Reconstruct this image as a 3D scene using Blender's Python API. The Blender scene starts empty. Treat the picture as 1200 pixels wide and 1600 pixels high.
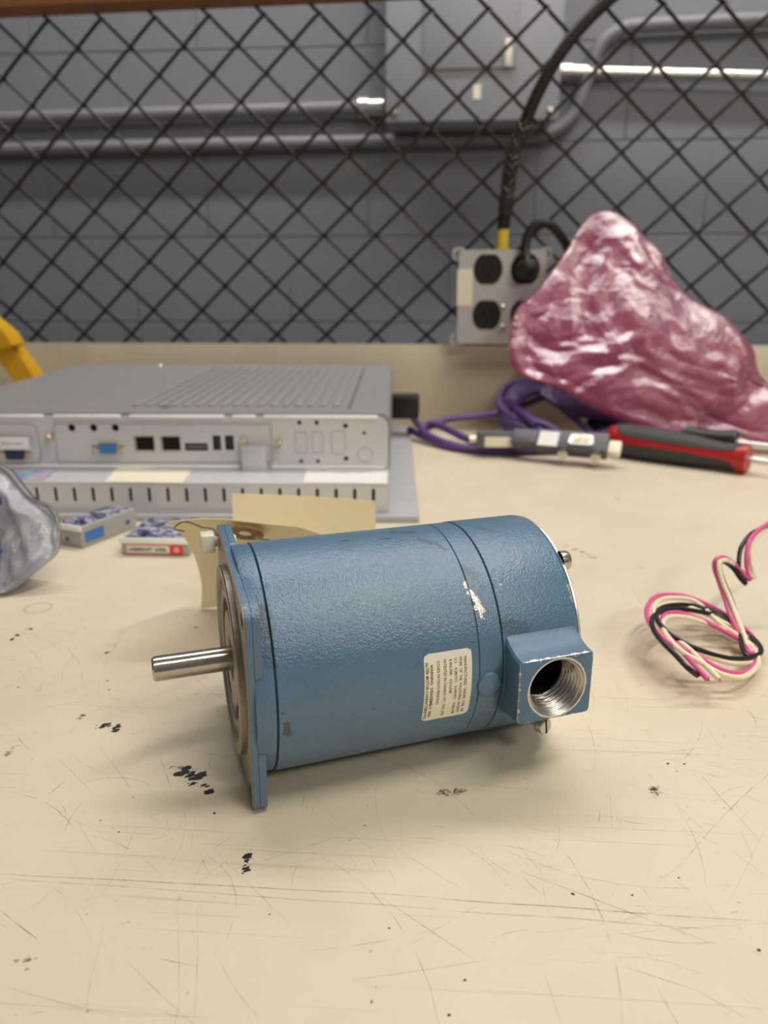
import bpy, bmesh, math, random
from mathutils import Vector, Matrix, noise
random.seed(7)
R = math.radians
sc = bpy.context.scene
COL = sc.collection
# ------------------------------------------------------------------ camera
PITCH, YAW, CAMH, FPX = .28565, R(4.0), .1772, 1120.0
cd = bpy.data.cameras.new('camera'); cam = bpy.data.objects.new('camera', cd); COL.objects.link(cam)
cd.sensor_width = 36.0; cd.lens = FPX / 1600 * 36.0; cd.clip_start = .01; cd.clip_end = 50
cam.location = (0, 0, CAMH); cam.rotation_euler = (math.pi / 2 - PITCH, 0, YAW)
cd.dof.use_dof = True; cd.dof.focus_distance = .262; cd.dof.aperture_fstop = cd.lens / 2.35
sc.camera = cam
# ------------------------------------------------------------------ world and lights
wd = bpy.data.worlds.new('world'); sc.world = wd; wd.use_nodes = True
bg = wd.node_tree.nodes['Background']; bg.inputs[0].default_value = (1.0, .93, .84, 1); bg.inputs[1].default_value = .15

def tube_light(name, loc, target, sx, sy, watts, col=(1, .93, .82)):
    l = bpy.data.lights.new(name, 'AREA'); l.shape = 'RECTANGLE'; l.size = sx; l.size_y = sy
    l.energy = watts; l.color = col
    o = bpy.data.objects.new(name, l); COL.objects.link(o); o.location = loc
    o.rotation_euler = (Vector(target) - Vector(loc)).to_track_quat('-Z', 'Y').to_euler()
    return o
tube_light('ceiling_strip_light', (.62, .0, 1.75), (.3, .25, 0), 1.3, .10, 16)
tube_light('ceiling_strip_light', (1.05, -.75, 1.2), (0, .3, 0), .6, .2, 8.5)
tube_light('ceiling_strip_light', (.2, 1.30, 2.2), (.2, 1.9, .3), 2.6, .12, 45, (1, .95, .9))
sc.view_settings.view_transform = 'Standard'; sc.view_settings.look = 'None'
sc.view_settings.gamma = 1; sc.view_settings.use_curve_mapping = False; sc.view_settings.exposure = 0.0

# ------------------------------------------------------------------ measuring helpers (a pixel of the photograph -> a point in the room)
_fw = Vector((-math.sin(YAW) * math.cos(PITCH), math.cos(YAW) * math.cos(PITCH), -math.sin(PITCH)))
_rt = Vector((math.cos(YAW), math.sin(YAW), 0)); _up = _rt.cross(_fw); _o = Vector((0, 0, CAMH))
def ray(x, y): return _fw + _rt * ((x - 600) / FPX) - _up * ((y - 800) / FPX)
def pY(x, y, Y):
    d = ray(x, y); return _o + d * ((Y - _o.y) / d.y)
def pz(x, y, z=0.0):
    d = ray(x, y); return _o + d * ((z - _o.z) / d.z)
def hit(x, y, P, N):
    d = ray(x, y); return _o + d * ((Vector(P) - _o).dot(N) / d.dot(N))

# ------------------------------------------------------------------ materials
def lin(c):
    return tuple(((v / 255) / 12.92 if v / 255 <= .04045 else ((v / 255 + .055) / 1.055) ** 2.4) for v in c) + (1,)
class NT:
    def __init__(s, name, **kw):
        s.m = bpy.data.materials.new(name); s.m.use_nodes = True; s.t = s.m.node_tree
        s.b = s.t.nodes['Principled BSDF']; s.out = s.t.nodes['Material Output']
        for k, v in kw.items(): s.set(k, v)
    def set(s, k, v):
        k = {'color': 'Base Color', 'rough': 'Roughness', 'metal': 'Metallic', 'spec': 'Specular IOR Level', 'alpha': 'Alpha',
             'coat': 'Coat Weight', 'coatr': 'Coat Roughness', 'trans': 'Transmission Weight', 'ior': 'IOR',
             'sss': 'Subsurface Weight', 'emit': 'Emission Color', 'emits': 'Emission Strength', 'normal': 'Normal'}.get(k, k)
        if hasattr(v, 'is_output'): s.t.links.new(v, s.b.inputs[k])
        else:
            if k == 'Base Color' and len(v) == 3: v = tuple(v) + (1,)
            s.b.inputs[k].default_value = v
    def n(s, typ, ins=None, **props):
        nd = s.t.nodes.new(typ)
        for k, v in props.items(): setattr(nd, k, v)
        for k, v in (ins or {}).items():
            if hasattr(v, 'is_output'): s.t.links.new(v, nd.inputs[k])
            else: nd.inputs[k].default_value = v
        return nd
    def coord(s): return s.n('ShaderNodeTexCoord').outputs['Object']
    def mapped(s, scale=(1, 1, 1), rot=(0, 0, 0), loc=(0, 0, 0), vec=None):
        return s.n('ShaderNodeMapping', {'Vector': vec or s.coord(), 'Scale': scale, 'Rotation': rot, 'Location': loc}).outputs[0]
    def noise(s, scale, detail=3, rough=.5, vec=None, dist=0.0):
        return s.n('ShaderNodeTexNoise', {'Vector': vec or s.coord(), 'Scale': scale, 'Detail': detail, 'Roughness': rough, 'Distortion': dist}).outputs[0]
    def ramp(s, fac, stops, interp='LINEAR'):
        r = s.n('ShaderNodeValToRGB', {'Fac': fac}); cr = r.color_ramp; cr.interpolation = interp
        while len(cr.elements) < len(stops): cr.elements.new(.5)
        for e, (p, c) in zip(cr.elements, stops):
            e.position = p; e.color = (c, c, c, 1) if isinstance(c, (int, float)) else (tuple(c) + (1,))[:4]
        return r.outputs[0]
    def mix(s, fac, a, b, blend='MIX'):
        m = s.n('ShaderNodeMix', data_type='RGBA', blend_type=blend)
        for k, v in ((0, fac), (6, a), (7, b)):
            if hasattr(v, 'is_output'): s.t.links.new(v, m.inputs[k])
            else: m.inputs[k].default_value = (tuple(v) + (1,))[:4] if isinstance(v, (tuple, list)) else v
        return m.outputs[2]
    def math(s, op, a, b=0.0, c=0.0, clamp=False):
        m = s.n('ShaderNodeMath', operation=op, use_clamp=clamp)
        for i, v in enumerate((a, b, c)):
            if hasattr(v, 'is_output'): s.t.links.new(v, m.inputs[i])
            else: m.inputs[i].default_value = v
        return m.outputs[0]
    def bump(s, h, strength=.3, dist=.001, normal=None):
        b = s.n('ShaderNodeBump', {'Height': h, 'Strength': strength, 'Distance': dist})
        if normal: s.t.links.new(normal, b.inputs['Normal'])
        s.set('normal', b.outputs[0]); return b.outputs[0]
    def group(s, g, ins):
        nd = s.n('ShaderNodeGroup'); nd.node_tree = g
        for k, v in ins.items():
            if hasattr(v, 'is_output'): s.t.links.new(v, nd.inputs[k])
            else: nd.inputs[k].default_value = v
        return nd.outputs[0]

def make_seg_group():
    """a scratch: 1 along the segment A-B (width W), 0 away from it"""
    g = bpy.data.node_groups.new('scratch_line', 'ShaderNodeTree')
    for nm, tp in (('P', 'NodeSocketVector'), ('A', 'NodeSocketVector'), ('B', 'NodeSocketVector'), ('W', 'NodeSocketFloat')):
        g.interface.new_socket(nm, in_out='INPUT', socket_type=tp)
    g.interface.new_socket('M', in_out='OUTPUT', socket_type='NodeSocketFloat')
    gi = g.nodes.new('NodeGroupInput'); go = g.nodes.new('NodeGroupOutput'); L = g.links.new
    def vm(op, a, b=None):
        n = g.nodes.new('ShaderNodeVectorMath'); n.operation = op; L(a, n.inputs[0])
        if b is not None: L(b, n.inputs[1])
        return n
    pa = vm('SUBTRACT', gi.outputs['P'], gi.outputs['A']).outputs[0]; ba = vm('SUBTRACT', gi.outputs['B'], gi.outputs['A']).outputs[0]
    d1 = vm('DOT_PRODUCT', pa, ba).outputs['Value']; d2 = vm('DOT_PRODUCT', ba, ba).outputs['Value']
    dv = g.nodes.new('ShaderNodeMath'); dv.operation = 'DIVIDE'; dv.use_clamp = True; L(d1, dv.inputs[0]); L(d2, dv.inputs[1])
    scl = g.nodes.new('ShaderNodeVectorMath'); scl.operation = 'SCALE'; L(ba, scl.inputs[0]); L(dv.outputs[0], scl.inputs['Scale'])
    df = vm('SUBTRACT', pa, scl.outputs[0]).outputs[0]; ln = vm('LENGTH', df).outputs['Value']
    q = g.nodes.new('ShaderNodeMath'); q.operation = 'DIVIDE'; L(ln, q.inputs[0]); L(gi.outputs['W'], q.inputs[1])
    m = g.nodes.new('ShaderNodeMath'); m.operation = 'SUBTRACT'; m.use_clamp = True; m.inputs[0].default_value = 1; L(q.outputs[0], m.inputs[1])
    L(m.outputs[0], go.inputs[0]); return g
SEG = make_seg_group()

def simple(name, rgb, rough=.5, metal=0.0, bump=0.0, bscale=200, var=.06, **kw):
    t = NT(name, rough=rough, metal=metal, **kw)
    c = lin(rgb)[:3]
    nz = t.noise(bscale * .25, 4)
    t.set('color', t.mix(nz, tuple(v * (1 - var) for v in c), tuple(min(1, v * (1 + var)) for v in c)))
    if bump: t.bump(t.noise(bscale, 3), bump, .001)
    return t.m

def mat_table():
    t = NT('cream_laminate')
    P = t.coord()
    base = t.mix(t.ramp(t.noise(5, 5, .6), [(.3, 0), (.72, 1)]), (.63, .555, .42), (.74, .665, .525))
    # fine dirt speckle
    sp = t.ramp(t.noise(260, 5, .7), [(.60, 0), (.74, 1)])
    sp = t.math('MULTIPLY', sp, t.ramp(t.noise(14, 4), [(.42, 0), (.72, .75)]))
    col = t.mix(sp, base, (.30, .25, .19))
    # random hairline scratches in many directions
    acc = None
    for i in range(6):
        a = R(i * 61 + 7)
        v = t.mapped((2.2, 330, 1), (0, 0, a), (i * 3.1, i * 1.7, 0))
        nz = t.ramp(t.noise(1.6, 2, .5, v, .25), [(.672, 0), (.70, 1)])
        gate = t.ramp(t.noise(11, 3, .5, t.mapped((1, 1, 1), loc=(i * 5.3, 2 * i, 0))), [(.5, 0), (.62, 1)])
        mk = t.math('MULTIPLY', nz, gate)
        acc = mk if acc is None else t.math('MAXIMUM', acc, mk)
    col = t.mix(t.math('MULTIPLY', acc, .25), col, (.30, .25, .19))
    # ring left by a washer or cup, far left
    d = t.n('ShaderNodeVectorMath', {0: P, 1: pz(59, 950)}, operation='DISTANCE').outputs['Value']
    ring = t.math('SUBTRACT', 1, t.math('DIVIDE', t.math('ABSOLUTE', t.math('SUBTRACT', d, .0075)), .0013), clamp=True)
    col = t.mix(t.math('MULTIPLY', ring, .4), col, (.2, .16, .11))
    t.set('color', col)
    t.set('rough', t.ramp(t.noise(30, 4), [(.3, .42), (.7, .58)]))
    t.set('spec', .35)
    h = t.math('ADD', t.math('MULTIPLY', t.noise(520, 3, .6), .5), t.math('MULTIPLY', t.noise(60, 3), .8))
    h = t.math('SUBTRACT', h, t.math('MULTIPLY', acc, .8))
    t.bump(h, .22, .0006)
    return t.m

def mat_paint():
    """hammered blue enamel, coordinates are the motor's own (x along the shaft axis)"""
    t = NT('blue_enamel')
    P = t.coord()
    base = t.mix(t.noise(18, 4, .6), (.080, .166, .268), (.102, .202, .312))
    # greasy grime
    g = t.ramp(t.noise(24, 5, .65, t.mapped((.5, 1.4, 1.4))), [(.56, 0), (.8, .45)])
    base = t.mix(g, base, (.05, .075, .09))
    # tiny dark pin marks
    pin = t.math('MULTIPLY', t.ramp(t.noise(420, 2, .6), [(.70, 0), (.73, 1)]), t.ramp(t.noise(40, 2), [(.5, 0), (.62, .8)]))
    base = t.mix(pin, base, (.02, .025, .03))
    def cp(a, ang, r=.0442): return Vector((a * .001, -math.cos(R(ang)) * r, HC + math.sin(R(ang)) * r))
    wob = t.n('ShaderNodeVectorMath', {0: P, 1: t.n('ShaderNodeVectorMath', {0: t.n('ShaderNodeTexNoise', {'Vector': P, 'Scale': 330.0, 'Detail': 4.0, 'Roughness': .7}).outputs[1],
              'Scale': .005}, operation='SCALE').outputs[0]}, operation='ADD').outputs[0]
    o2 = Vector((.0025,) * 3)
    def marks(lst, thr=.45):
        acc = None
        for a, b, w, s_ in lst:
            m = t.math('MULTIPLY', t.ramp(t.group(SEG, {'P': wob, 'A': cp(*a) + o2, 'B': cp(*b) + o2, 'W': w * .001}), [(.12, 0), (thr, 1)]), s_)
            acc = m if acc is None else t.math('MAXIMUM', acc, m)
        return acc
    dark = marks([((59, 85), (62, 83), 1.3, .9), ((44, 86), (46, 86), .9, .9), ((74, 79), (77, 74), 1.4, .7), ((79, 74), (81, 68), 1.4, .6), ((66, 92), (74, 88), 2.0, .5), ((20, 78), (21, 78), .7, .7),
                  ((12.5, -8), (13, -13), 1.8, .7), ((97, 23), (102, 20), 4.5, .35), ((8, 47), (8.5, 36), 3.5, .6), ((7.5, 38), (8.5, 22), 3.0, .35), ((92.5, 3), (93, -20), 2.2, .45), ((100, 84), (106, 80), 1.6, .3),
                  ((85, 55), (88, 50), 2.4, .3)])
    base = t.mix(dark, base, (.030, .034, .040))
    scr = None
    for a, b, w, s_ in [((51, 62), (66, 80), .25, .7), ((58, 10), (68, 22), .22, .5), ((6.2, 58.5), (9.2, 58.5), .35, .9), ((33, 40), (44, 52), .2, .4)]:
        m = t.math('MULTIPLY', t.group(SEG, {'P': P, 'A': cp(*a), 'B': cp(*b), 'W': w * .001 * (1 + abs(a[1] - b[1]) * .02)}), s_)
        scr = m if scr is None else t.math('MAXIMUM', scr, m)
    base = t.mix(scr, base, (.02, .03, .035))
    chip = marks([((84.0, 47), (84.8, 40), .9, 1.), ((84.6, 42), (87.0, 35), 1.7, 1.), ((85.4, 34), (88.2, 32), 1.3, 1.), ((87.0, 31), (87.2, 29), 1.0, 1.), ((98, 44), (98.1, 43), .3, 1.), ((93.0, 49), (93.3, 45), .3, .6),
                  ((125.5, 38), (125.6, 35), .9, .9), ((125.6, 33), (125.8, 31), .9, .9)], .35)
    t.set('color', t.mix(chip, base, (.62, .60, .57)))
    t.set('metal', t.math('MULTIPLY', chip, .7))
    t.set('rough', t.math('ADD', t.ramp(t.noise(60, 4), [(.3, .25), (.7, .32)]), t.math('MULTIPLY', dark, .15)))
    h = t.math('ADD', t.noise(1500, 2, .55), t.math('MULTIPLY', t.noise(650, 2, .5), .9))
    h = t.math('SUBTRACT', h, t.math('MULTIPLY', chip, 1.2))
    t.bump(h, .42, .0005); t.set('spec', .75)
    return t.m

def mat_box_paint(hx, hz, front):
    """the same enamel, worn to bare metal along the outer edges of the conduit box (coordinates of the box)"""
    t = NT('blue_enamel_worn_edges')
    P = t.coord(); s = t.n('ShaderNodeSeparateXYZ', {0: P})
    base = t.mix(t.noise(30, 4), (.080, .166, .268), (.102, .202, .312))
    grime = t.ramp(t.noise(70, 4, .6), [(.5, 0), (.8, .5)])
    base = t.mix(grime, base, (.07, .10, .12))
    ax = t.math('SUBTRACT', hx, t.math('ABSOLUTE', s.outputs[0])); az = t.math('SUBTRACT', hz, t.math('ABSOLUTE', s.outputs[2]))
    ay = t.math('ADD', front, s.outputs[1])           # distance behind the front face
    e1 = t.math('MAXIMUM', t.math('MINIMUM', ax, az), ay)
    nz = t.math('MULTIPLY', t.ramp(t.noise(330, 4, .7), [(.52, 0), (.85, 1)]), .0020)
    m = t.math('GREATER_THAN', t.math('ADD', nz, .00030), e1)
    rr = t.math('SQRT', t.math('ADD', t.math('POWER', t.math('ADD', s.outputs[0], HOLE_DX), 2.0), t.math('POWER', t.math('ADD', s.outputs[2], HOLE_DZ), 2.0)))
    m2 = t.math('GREATER_THAN', t.math('ADD', .0119, t.math('MULTIPLY', t.noise(500, 4, .7), .0008)), rr)
    m = t.math('MAXIMUM', m, t.math('MULTIPLY', m2, t.math('LESS_THAN', ay, .0006)))
    t.set('color', t.mix(m, base, (.66, .64, .60))); t.set('metal', t.math('MULTIPLY', m, .8)); t.set('rough', .38)
    t.bump(t.math('SUBTRACT', t.noise(900, 2), m), .28, .0004)
    return t.m

def mat_block():
    t = NT('grey_painted_block')
    GP = t.n('ShaderNodeNewGeometry').outputs['Position']
    c = t.mix(t.noise(2.5, 5, .6, GP), (.205, .215, .250), (.235, .245, .280))
    c = t.mix(t.ramp(t.noise(30, 4, .7, GP), [(.6, 0), (.75, .25)]), c, (.13, .14, .16))
    t.set('color', c); t.set('rough', .55)
    t.bump(t.math('ADD', t.noise(120, 4, .65, GP), t.noise(16, 3, .5, GP)), .35, .002)
    return t.m

def mat_metal(name, c, rough, bscale=300, b=.15, var=.25, streak=None):
    t = NT(name, metal=1.0)
    nz = t.noise(bscale * .3, 5, .65, t.mapped(streak) if streak else None)
    t.set('color', t.mix(nz, tuple(v * (1 - var) for v in c), c))
    t.set('rough', t.ramp(nz, [(.3, rough * .8), (.7, min(1, rough * 1.3))]))
    t.bump(t.noise(bscale, 4, .6, t.mapped(streak) if streak else None), b, .0005)
    return t.m

def mat_film(name, rgb, opacity, rough=.22, bscale=60, trans=.5):
    t = NT(name)
    nd = t.t.nodes; L = t.t.links.new
    t.set('color', lin(rgb)[:3]); t.set('rough', rough); t.set('spec', .6)
    b = t.bump(t.noise(bscale, 4, .62, None, 1.2), .55, .006)
    tl = t.n('ShaderNodeBsdfTranslucent', {'Color': lin(rgb)})
    mx = t.n('ShaderNodeMixShader', {0: trans}); L(t.b.outputs[0], mx.inputs[1]); L(tl.outputs[0], mx.inputs[2])
    tr = t.n('ShaderNodeBsdfTransparent', {'Color': tuple(.5 + .5 * v for v in lin(rgb)[:3]) + (1,)})
    m2 = t.n('ShaderNodeMixShader', {0: opacity}); L(tr.outputs[0], m2.inputs[1]); L(mx.outputs[0], m2.inputs[2])
    gl = t.n('ShaderNodeBsdfGlossy', {'Roughness': rough * .8, 'Normal': b}); fr = t.n('ShaderNodeFresnel', {'IOR': 1.5, 'Normal': b})
    m3 = t.n('ShaderNodeMixShader', {0: t.math('MULTIPLY', fr.outputs[0], .30)}); L(m2.outputs[0], m3.inputs[1]); L(gl.outputs[0], m3.inputs[2])
    L(m3.outputs[0], t.out.inputs[0])
    return t.m

HC = .04425                      # height of the motor axis over the table
HOLE_DX, HOLE_DZ = -.0007, .0     # hole centre relative to the box centre (sign reversed)
def build_mats():
    M = {}
    M['table'] = mat_table(); M['paint'] = mat_paint(); M['block'] = mat_block()
    M['mortar'] = simple('painted_mortar', (126, 129, 138), .6, bump=.3, bscale=150)
    M['bare'] = mat_metal('bare_cast_metal', (.46, .41, .35), .48, 500, .45, .55)
    M['shaft'] = mat_metal('ground_steel', (.62, .58, .52), .17, 400, .06, .2, (1, 14, 14))
    M['thread'] = mat_metal('threaded_metal', (.60, .57, .54), .34, 900, .12, .3)
    M['screw'] = mat_metal('nickel_screw', (.68, .64, .55), .24, 500, .08, .25)
    M['silver'] = mat_metal('bright_edge_plate', (.85, .84, .82), .35, 300, .1, .1)
    M['cast'] = simple('cast_aluminium', (206, 203, 200), .38, metal=.45, bump=.5, bscale=120, var=.15)
    M['conduit'] = mat_metal('galvanised_tube', (.78, .77, .76), .28, 80, .1, .1)
    M['dark'] = simple('cavity_shade', (8, 8, 9), .9)  # near-black colour standing in for the shade inside holes and slots
    M['black'] = simple('black_rubber', (17, 16, 16), .42, bump=.1)
    M['wire_black'] = simple('black_insulation', (28, 28, 32), .35)
    M['wire_pink'] = simple('pink_insulation', (222, 92, 150), .38)
    M['wire_cream'] = simple('cream_insulation', (240, 228, 196), .4)
    M['copper'] = mat_metal('tinned_strands', (.75, .66, .56), .35)
    M['fence'] = simple('dark_vinyl_wire', (17, 14, 12), .5, bump=.2, bscale=300)
    M['wood'] = None
    t = NT('brown_stained_timber', rough=.5); v = t.mapped((1.2, 22, 22))
    t.set('color', t.mix(t.noise(5, 5, .6, v, .6), (.16, .06, .02), (.33, .14, .05))); t.bump(t.noise(9, 4, .6, v), .3, .002); M['wood'] = t.m
    M['pc'] = simple('grey_painted_steel', (176, 176, 182), .42, bump=.06, bscale=700, var=.04)
    M['pc_top'] = simple('brushed_grey_cover', (160, 161, 165), .4, metal=.35, bump=.05, bscale=400, var=.08)
    M['pc_light'] = simple('pale_zinc_steel', (214, 214, 219), .33, metal=.3, bump=.04, bscale=500, var=.04)
    M['lip'] = simple('lip_highlight_and_rim', (250, 249, 252), .3)  # near-white: the computer's edge highlight put into colour; other rims share it
    M['label'] = simple('white_label', (236, 234, 232), .45)
    M['cream_label'] = simple('aged_cream_label', (243, 236, 214), .4, bump=.05, var=.04)
    M['ink'] = simple('black_ink', (48, 44, 44), .6)
    M['ink_grey'] = simple('grey_ink', (120, 118, 120), .6)
    M['gold'] = mat_metal('brass_screw', (.85, .76, .58), .28)
    M['blue_plastic'] = simple('blue_connector_plastic', (66, 122, 190), .4)
    M['navy'] = simple('navy_connector_plastic', (38, 48, 84), .4)
    M['purple'] = simple('purple_cable_jacket', (88, 58, 122), .42, bump=.05)
    M['hood'] = simple('grey_connector_hood', (92, 94, 100), .5)
    M['manila'] = None
    t = NT('manila_card', rough=.75)
    c = t.mix(t.noise(25, 3), lin((255, 242, 200))[:3], lin((255, 248, 216))[:3])
    c = t.mix(t.ramp(t.noise(70, 4, .6), [(.66, 0), (.8, .35)]), c, lin((196, 160, 110))[:3]); t.set('color', c)
    tl = t.n('ShaderNodeBsdfTranslucent', {'Color': lin((240, 215, 165))}); mx = t.n('ShaderNodeMixShader', {0: .12})
    t.t.links.new(t.b.outputs[0], mx.inputs[1]); t.t.links.new(tl.outputs[0], mx.inputs[2]); t.t.links.new(mx.outputs[0], t.out.inputs[0]); M['manila'] = t.m
    M['brown_ring'] = simple('brown_card_ring', (150, 116, 72), .7)
    M['nylon'] = simple('white_nylon', (226, 222, 204), .35, sss=.1)
    M['tie'] = simple('grey_tie_wire', (96, 92, 88), .4, metal=.7)
    M['red'] = simple('red_grip_plastic', (178, 34, 38), .35)
    M['grip'] = simple('charcoal_rubber_grip', (58, 58, 60), .6, bump=.15, bscale=900)
    M['yellow'] = simple('yellow_plastic', (206, 158, 14), .45)
    M['yellow_tape'] = simple('yellow_strain_relief', (214, 186, 48), .5, bump=.3, bscale=300, var=.25)
    M['red_label'] = simple('red_label_print', (226, 66, 58), .5)
    M['pink_print'] = simple('faded_pink_print', (240, 176, 160), .5)
    M['cabinet'] = simple('grey_enamel_cabinet', (164, 168, 176), .42, bump=.05, bscale=300, var=.04)
    M['case'] = simple('frosted_clear_plastic', (170, 168, 166), .3, bump=.05, alpha=1.0)
    M['insert'] = simple('steel_inserts', (84, 84, 100), .3, metal=.6, var=.3)
    M['pinkbag'] = mat_film('pink_antistatic_film', (184, 96, 126), .84, .42, 34, .35)
    M['clearbag'] = mat_film('clear_poly_film', (205, 206, 216), .72, .25, 38, .3)
    M['blue_part'] = simple('blue_plastic_part', (58, 84, 140), .4)
    t = NT('iridescent_foil', rough=.25, metal=.3)
    t.set('color', t.ramp(t.noise(60, 1, .4), [(.35, (.75, .42, .18)), (.45, (.65, .62, .75)), (.55, (.30, .36, .75)), (.68, (.25, .60, .55))])); M['foil'] = t.m
    t = NT('printed_blue_insert', rough=.25)
    t.set('color', t.ramp(t.noise(95, 3, .6, t.mapped((1, 1.8, 1))), [(.38, (.02, .025, .06)), (.46, (.12, .16, .38)), (.52, (.55, .52, .56)), (.6, (.08, .10, .25)), (.68, (.62, .55, .42))], 'CONSTANT')); M['print'] = t.m
    M['floor'] = simple('grey_concrete', (120, 118, 114), .8, bump=.4, bscale=20)
    M['steel_leg'] = simple('painted_bench_steel', (110, 112, 116), .5)
    return M
M = build_mats()

# ------------------------------------------------------------------ object helpers
def tag(o, label=None, cat=None, group=None, kind=None):
    if label: o['label'] = label
    if cat: o['category'] = cat
    if group: o['group'] = group
    if kind: o['kind'] = kind
    return o
def empty(name, loc=(0, 0, 0), rz=0.0, label=None, cat=None, group=None):
    o = bpy.data.objects.new(name, None); COL.objects.link(o); o.location = loc; o.rotation_euler = (0, 0, rz)
    o.empty_display_size = .02
    return tag(o, label, cat, group)
def fin(bm, name, mat, parent=None, ang=35, recalc=True):
    if recalc: bmesh.ops.recalc_face_normals(bm, faces=bm.faces)
    me = bpy.data.meshes.new(name); bm.to_mesh(me); bm.free()
    for p in me.polygons: p.use_smooth = True
    try: me.set_sharp_from_angle(angle=R(ang))
    except Exception: pass
    for m in (mat if isinstance(mat, (list, tuple)) else [mat]): me.materials.append(m)
    o = bpy.data.objects.new(name, me); COL.objects.link(o)
    if parent: o.parent = parent
    return o
def place(o, loc=(0, 0, 0), rot=(0, 0, 0)):
    o.location = loc; o.rotation_euler = rot; return o
def add_box(bm, lo, hi, bev=0.0, seg=2):
    b2 = bmesh.new(); bmesh.ops.create_cube(b2, size=1)
    for v in b2.verts: v.co = Vector([(lo[i] + hi[i]) / 2 + v.co[i] * (hi[i] - lo[i]) for i in range(3)])
    if bev: bmesh.ops.bevel(b2, geom=b2.edges[:], offset=bev, segments=seg, affect='EDGES', profile=.5)
    merge(bm, b2)
def merge(bm, b2, mtx=None):
    if mtx is not None: bmesh.ops.transform(b2, matrix=mtx, verts=b2.verts)
    me = bpy.data.meshes.new('t'); b2.to_mesh(me); b2.free(); bm.from_mesh(me); bpy.data.meshes.remove(me)
def box(name, lo, hi, mat, parent=None, bev=0.0, seg=2):
    bm = bmesh.new(); add_box(bm, lo, hi, bev, seg); return fin(bm, name, mat, parent, 24)
def add_lathe(bm, prof, o=(0, 0, 0), ax=(1, 0, 0), n=48, close=True):
    """prof: (distance along axis, radius)"""
    ax = Vector(ax).normalized(); e1 = ax.orthogonal().normalized(); e2 = ax.cross(e1); o = Vector(o); rings = []
    for a, r in prof:
        if r <= 1e-7: rings.append([bm.verts.new(o + ax * a)])
        else: rings.append([bm.verts.new(o + ax * a + (e1 * math.cos(2 * math.pi * k / n) + e2 * math.sin(2 * math.pi * k / n)) * r) for k in range(n)])
    for A, B in zip(rings, rings[1:]):
        for k in range(n):
            k2 = (k + 1) % n
            if len(A) == 1 and len(B) == 1: continue
            if len(A) == 1: bm.faces.new((A[0], B[k], B[k2]))
            elif len(B) == 1: bm.faces.new((A[k], B[0], A[k2]))
            else: bm.faces.new((A[k], B[k], B[k2], A[k2]))
def lathe(name, prof, mat, parent=None, o=(0, 0, 0), ax=(1, 0, 0), n=48, ang=35):
    bm = bmesh.new(); add_lathe(bm, prof, o, ax, n); return fin(bm, name, mat, parent, ang)
def catmull(pts, sub=8, closed=False):
    P = [Vector(p) for p in pts]; n = len(P); out = []
    rng = range(n) if closed else range(n - 1)
    for i in rng:
        p0 = P[(i - 1) % n] if (closed or i > 0) else P[0] * 2 - P[1]
        p1 = P[i]; p2 = P[(i + 1) % n]; p3 = P[(i + 2) % n] if (closed or i + 2 < n) else P[-1] * 2 - P[-2]
        for k in range(sub):
            t = k / sub
            out.append(.5 * ((2 * p1) + (p2 - p0) * t + (2 * p0 - 5 * p1 + 4 * p2 - p3) * t * t + (3 * p1 - p0 - 3 * p2 + p3) * t ** 3))
    if not closed: out.append(P[-1])
    return out
def add_tube(bm, pts, r, n=10, smooth=8, closed=False):
    P = catmull(pts, smooth, closed) if smooth else [Vector(p) for p in pts]
    rr = r if callable(r) else (lambda t: r)
    up = None; rings = []; N = len(P)
    for i, p in enumerate(P):
        a = P[(i - 1) % N] if (closed or i > 0) else P[0]; b = P[(i + 1) % N] if (closed or i < N - 1) else P[-1]
        d = (b - a).normalized()
        if up is None: up = d.orthogonal().normalized()
        up = (up - d * up.dot(d)).normalized(); s = d.cross(up)
        rad = rr(i / max(1, N - 1))
        rings.append([bm.verts.new(p + (up * math.cos(2 * math.pi * k / n) + s * math.sin(2 * math.pi * k / n)) * rad) for k in range(n)])
    prs = list(zip(rings, rings[1:])) + ([(rings[-1], rings[0])] if closed else [])
    for A, B in prs:
        for k in range(n): bm.faces.new((A[k], A[(k + 1) % n], B[(k + 1) % n], B[k]))
    if not closed: bm.faces.new(rings[0][::-1]); bm.faces.new(rings[-1])
def tube(name, pts, r, mat, parent=None, n=10, smooth=8, closed=False):
    bm = bmesh.new(); add_tube(bm, pts, r, n, smooth, closed); return fin(bm, name, mat, parent)
def rpoly(pts, rad, seg=5):
    """2-D polygon with rounded corners; rad a number or one per corner"""
    out = []; n = len(pts)
    for i in range(n):
        p = Vector(pts[i]).to_2d(); a = Vector(pts[i - 1]).to_2d(); b = Vector(pts[(i + 1) % n]).to_2d()
        r = rad[i] if isinstance(rad, (list, tuple)) else rad
        if r <= 0: out.append(p); continue
        da = (a - p).normalized(); db = (b - p).normalized(); th = da.angle(db) / 2
        L = min(r / math.tan(th), (a - p).length * .49, (b - p).length * .49); r = L * math.tan(th)
        c = p + (da + db).normalized() * (r / math.sin(th))
        s = p + da * L - c; e = p + db * L - c
        a0 = math.atan2(s.y, s.x); da_ = math.atan2(e.y, e.x) - a0
        while da_ > math.pi: da_ -= 2 * math.pi
        while da_ < -math.pi: da_ += 2 * math.pi
        for k in range(seg + 1): out.append(c + Vector((math.cos(a0 + da_ * k / seg), math.sin(a0 + da_ * k / seg))) * r)
    return out
def circ(cx, cy, r, n=24): return [Vector((cx + r * math.cos(2 * math.pi * k / n), cy + r * math.sin(2 * math.pi * k / n))) for k in range(n)]
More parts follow.
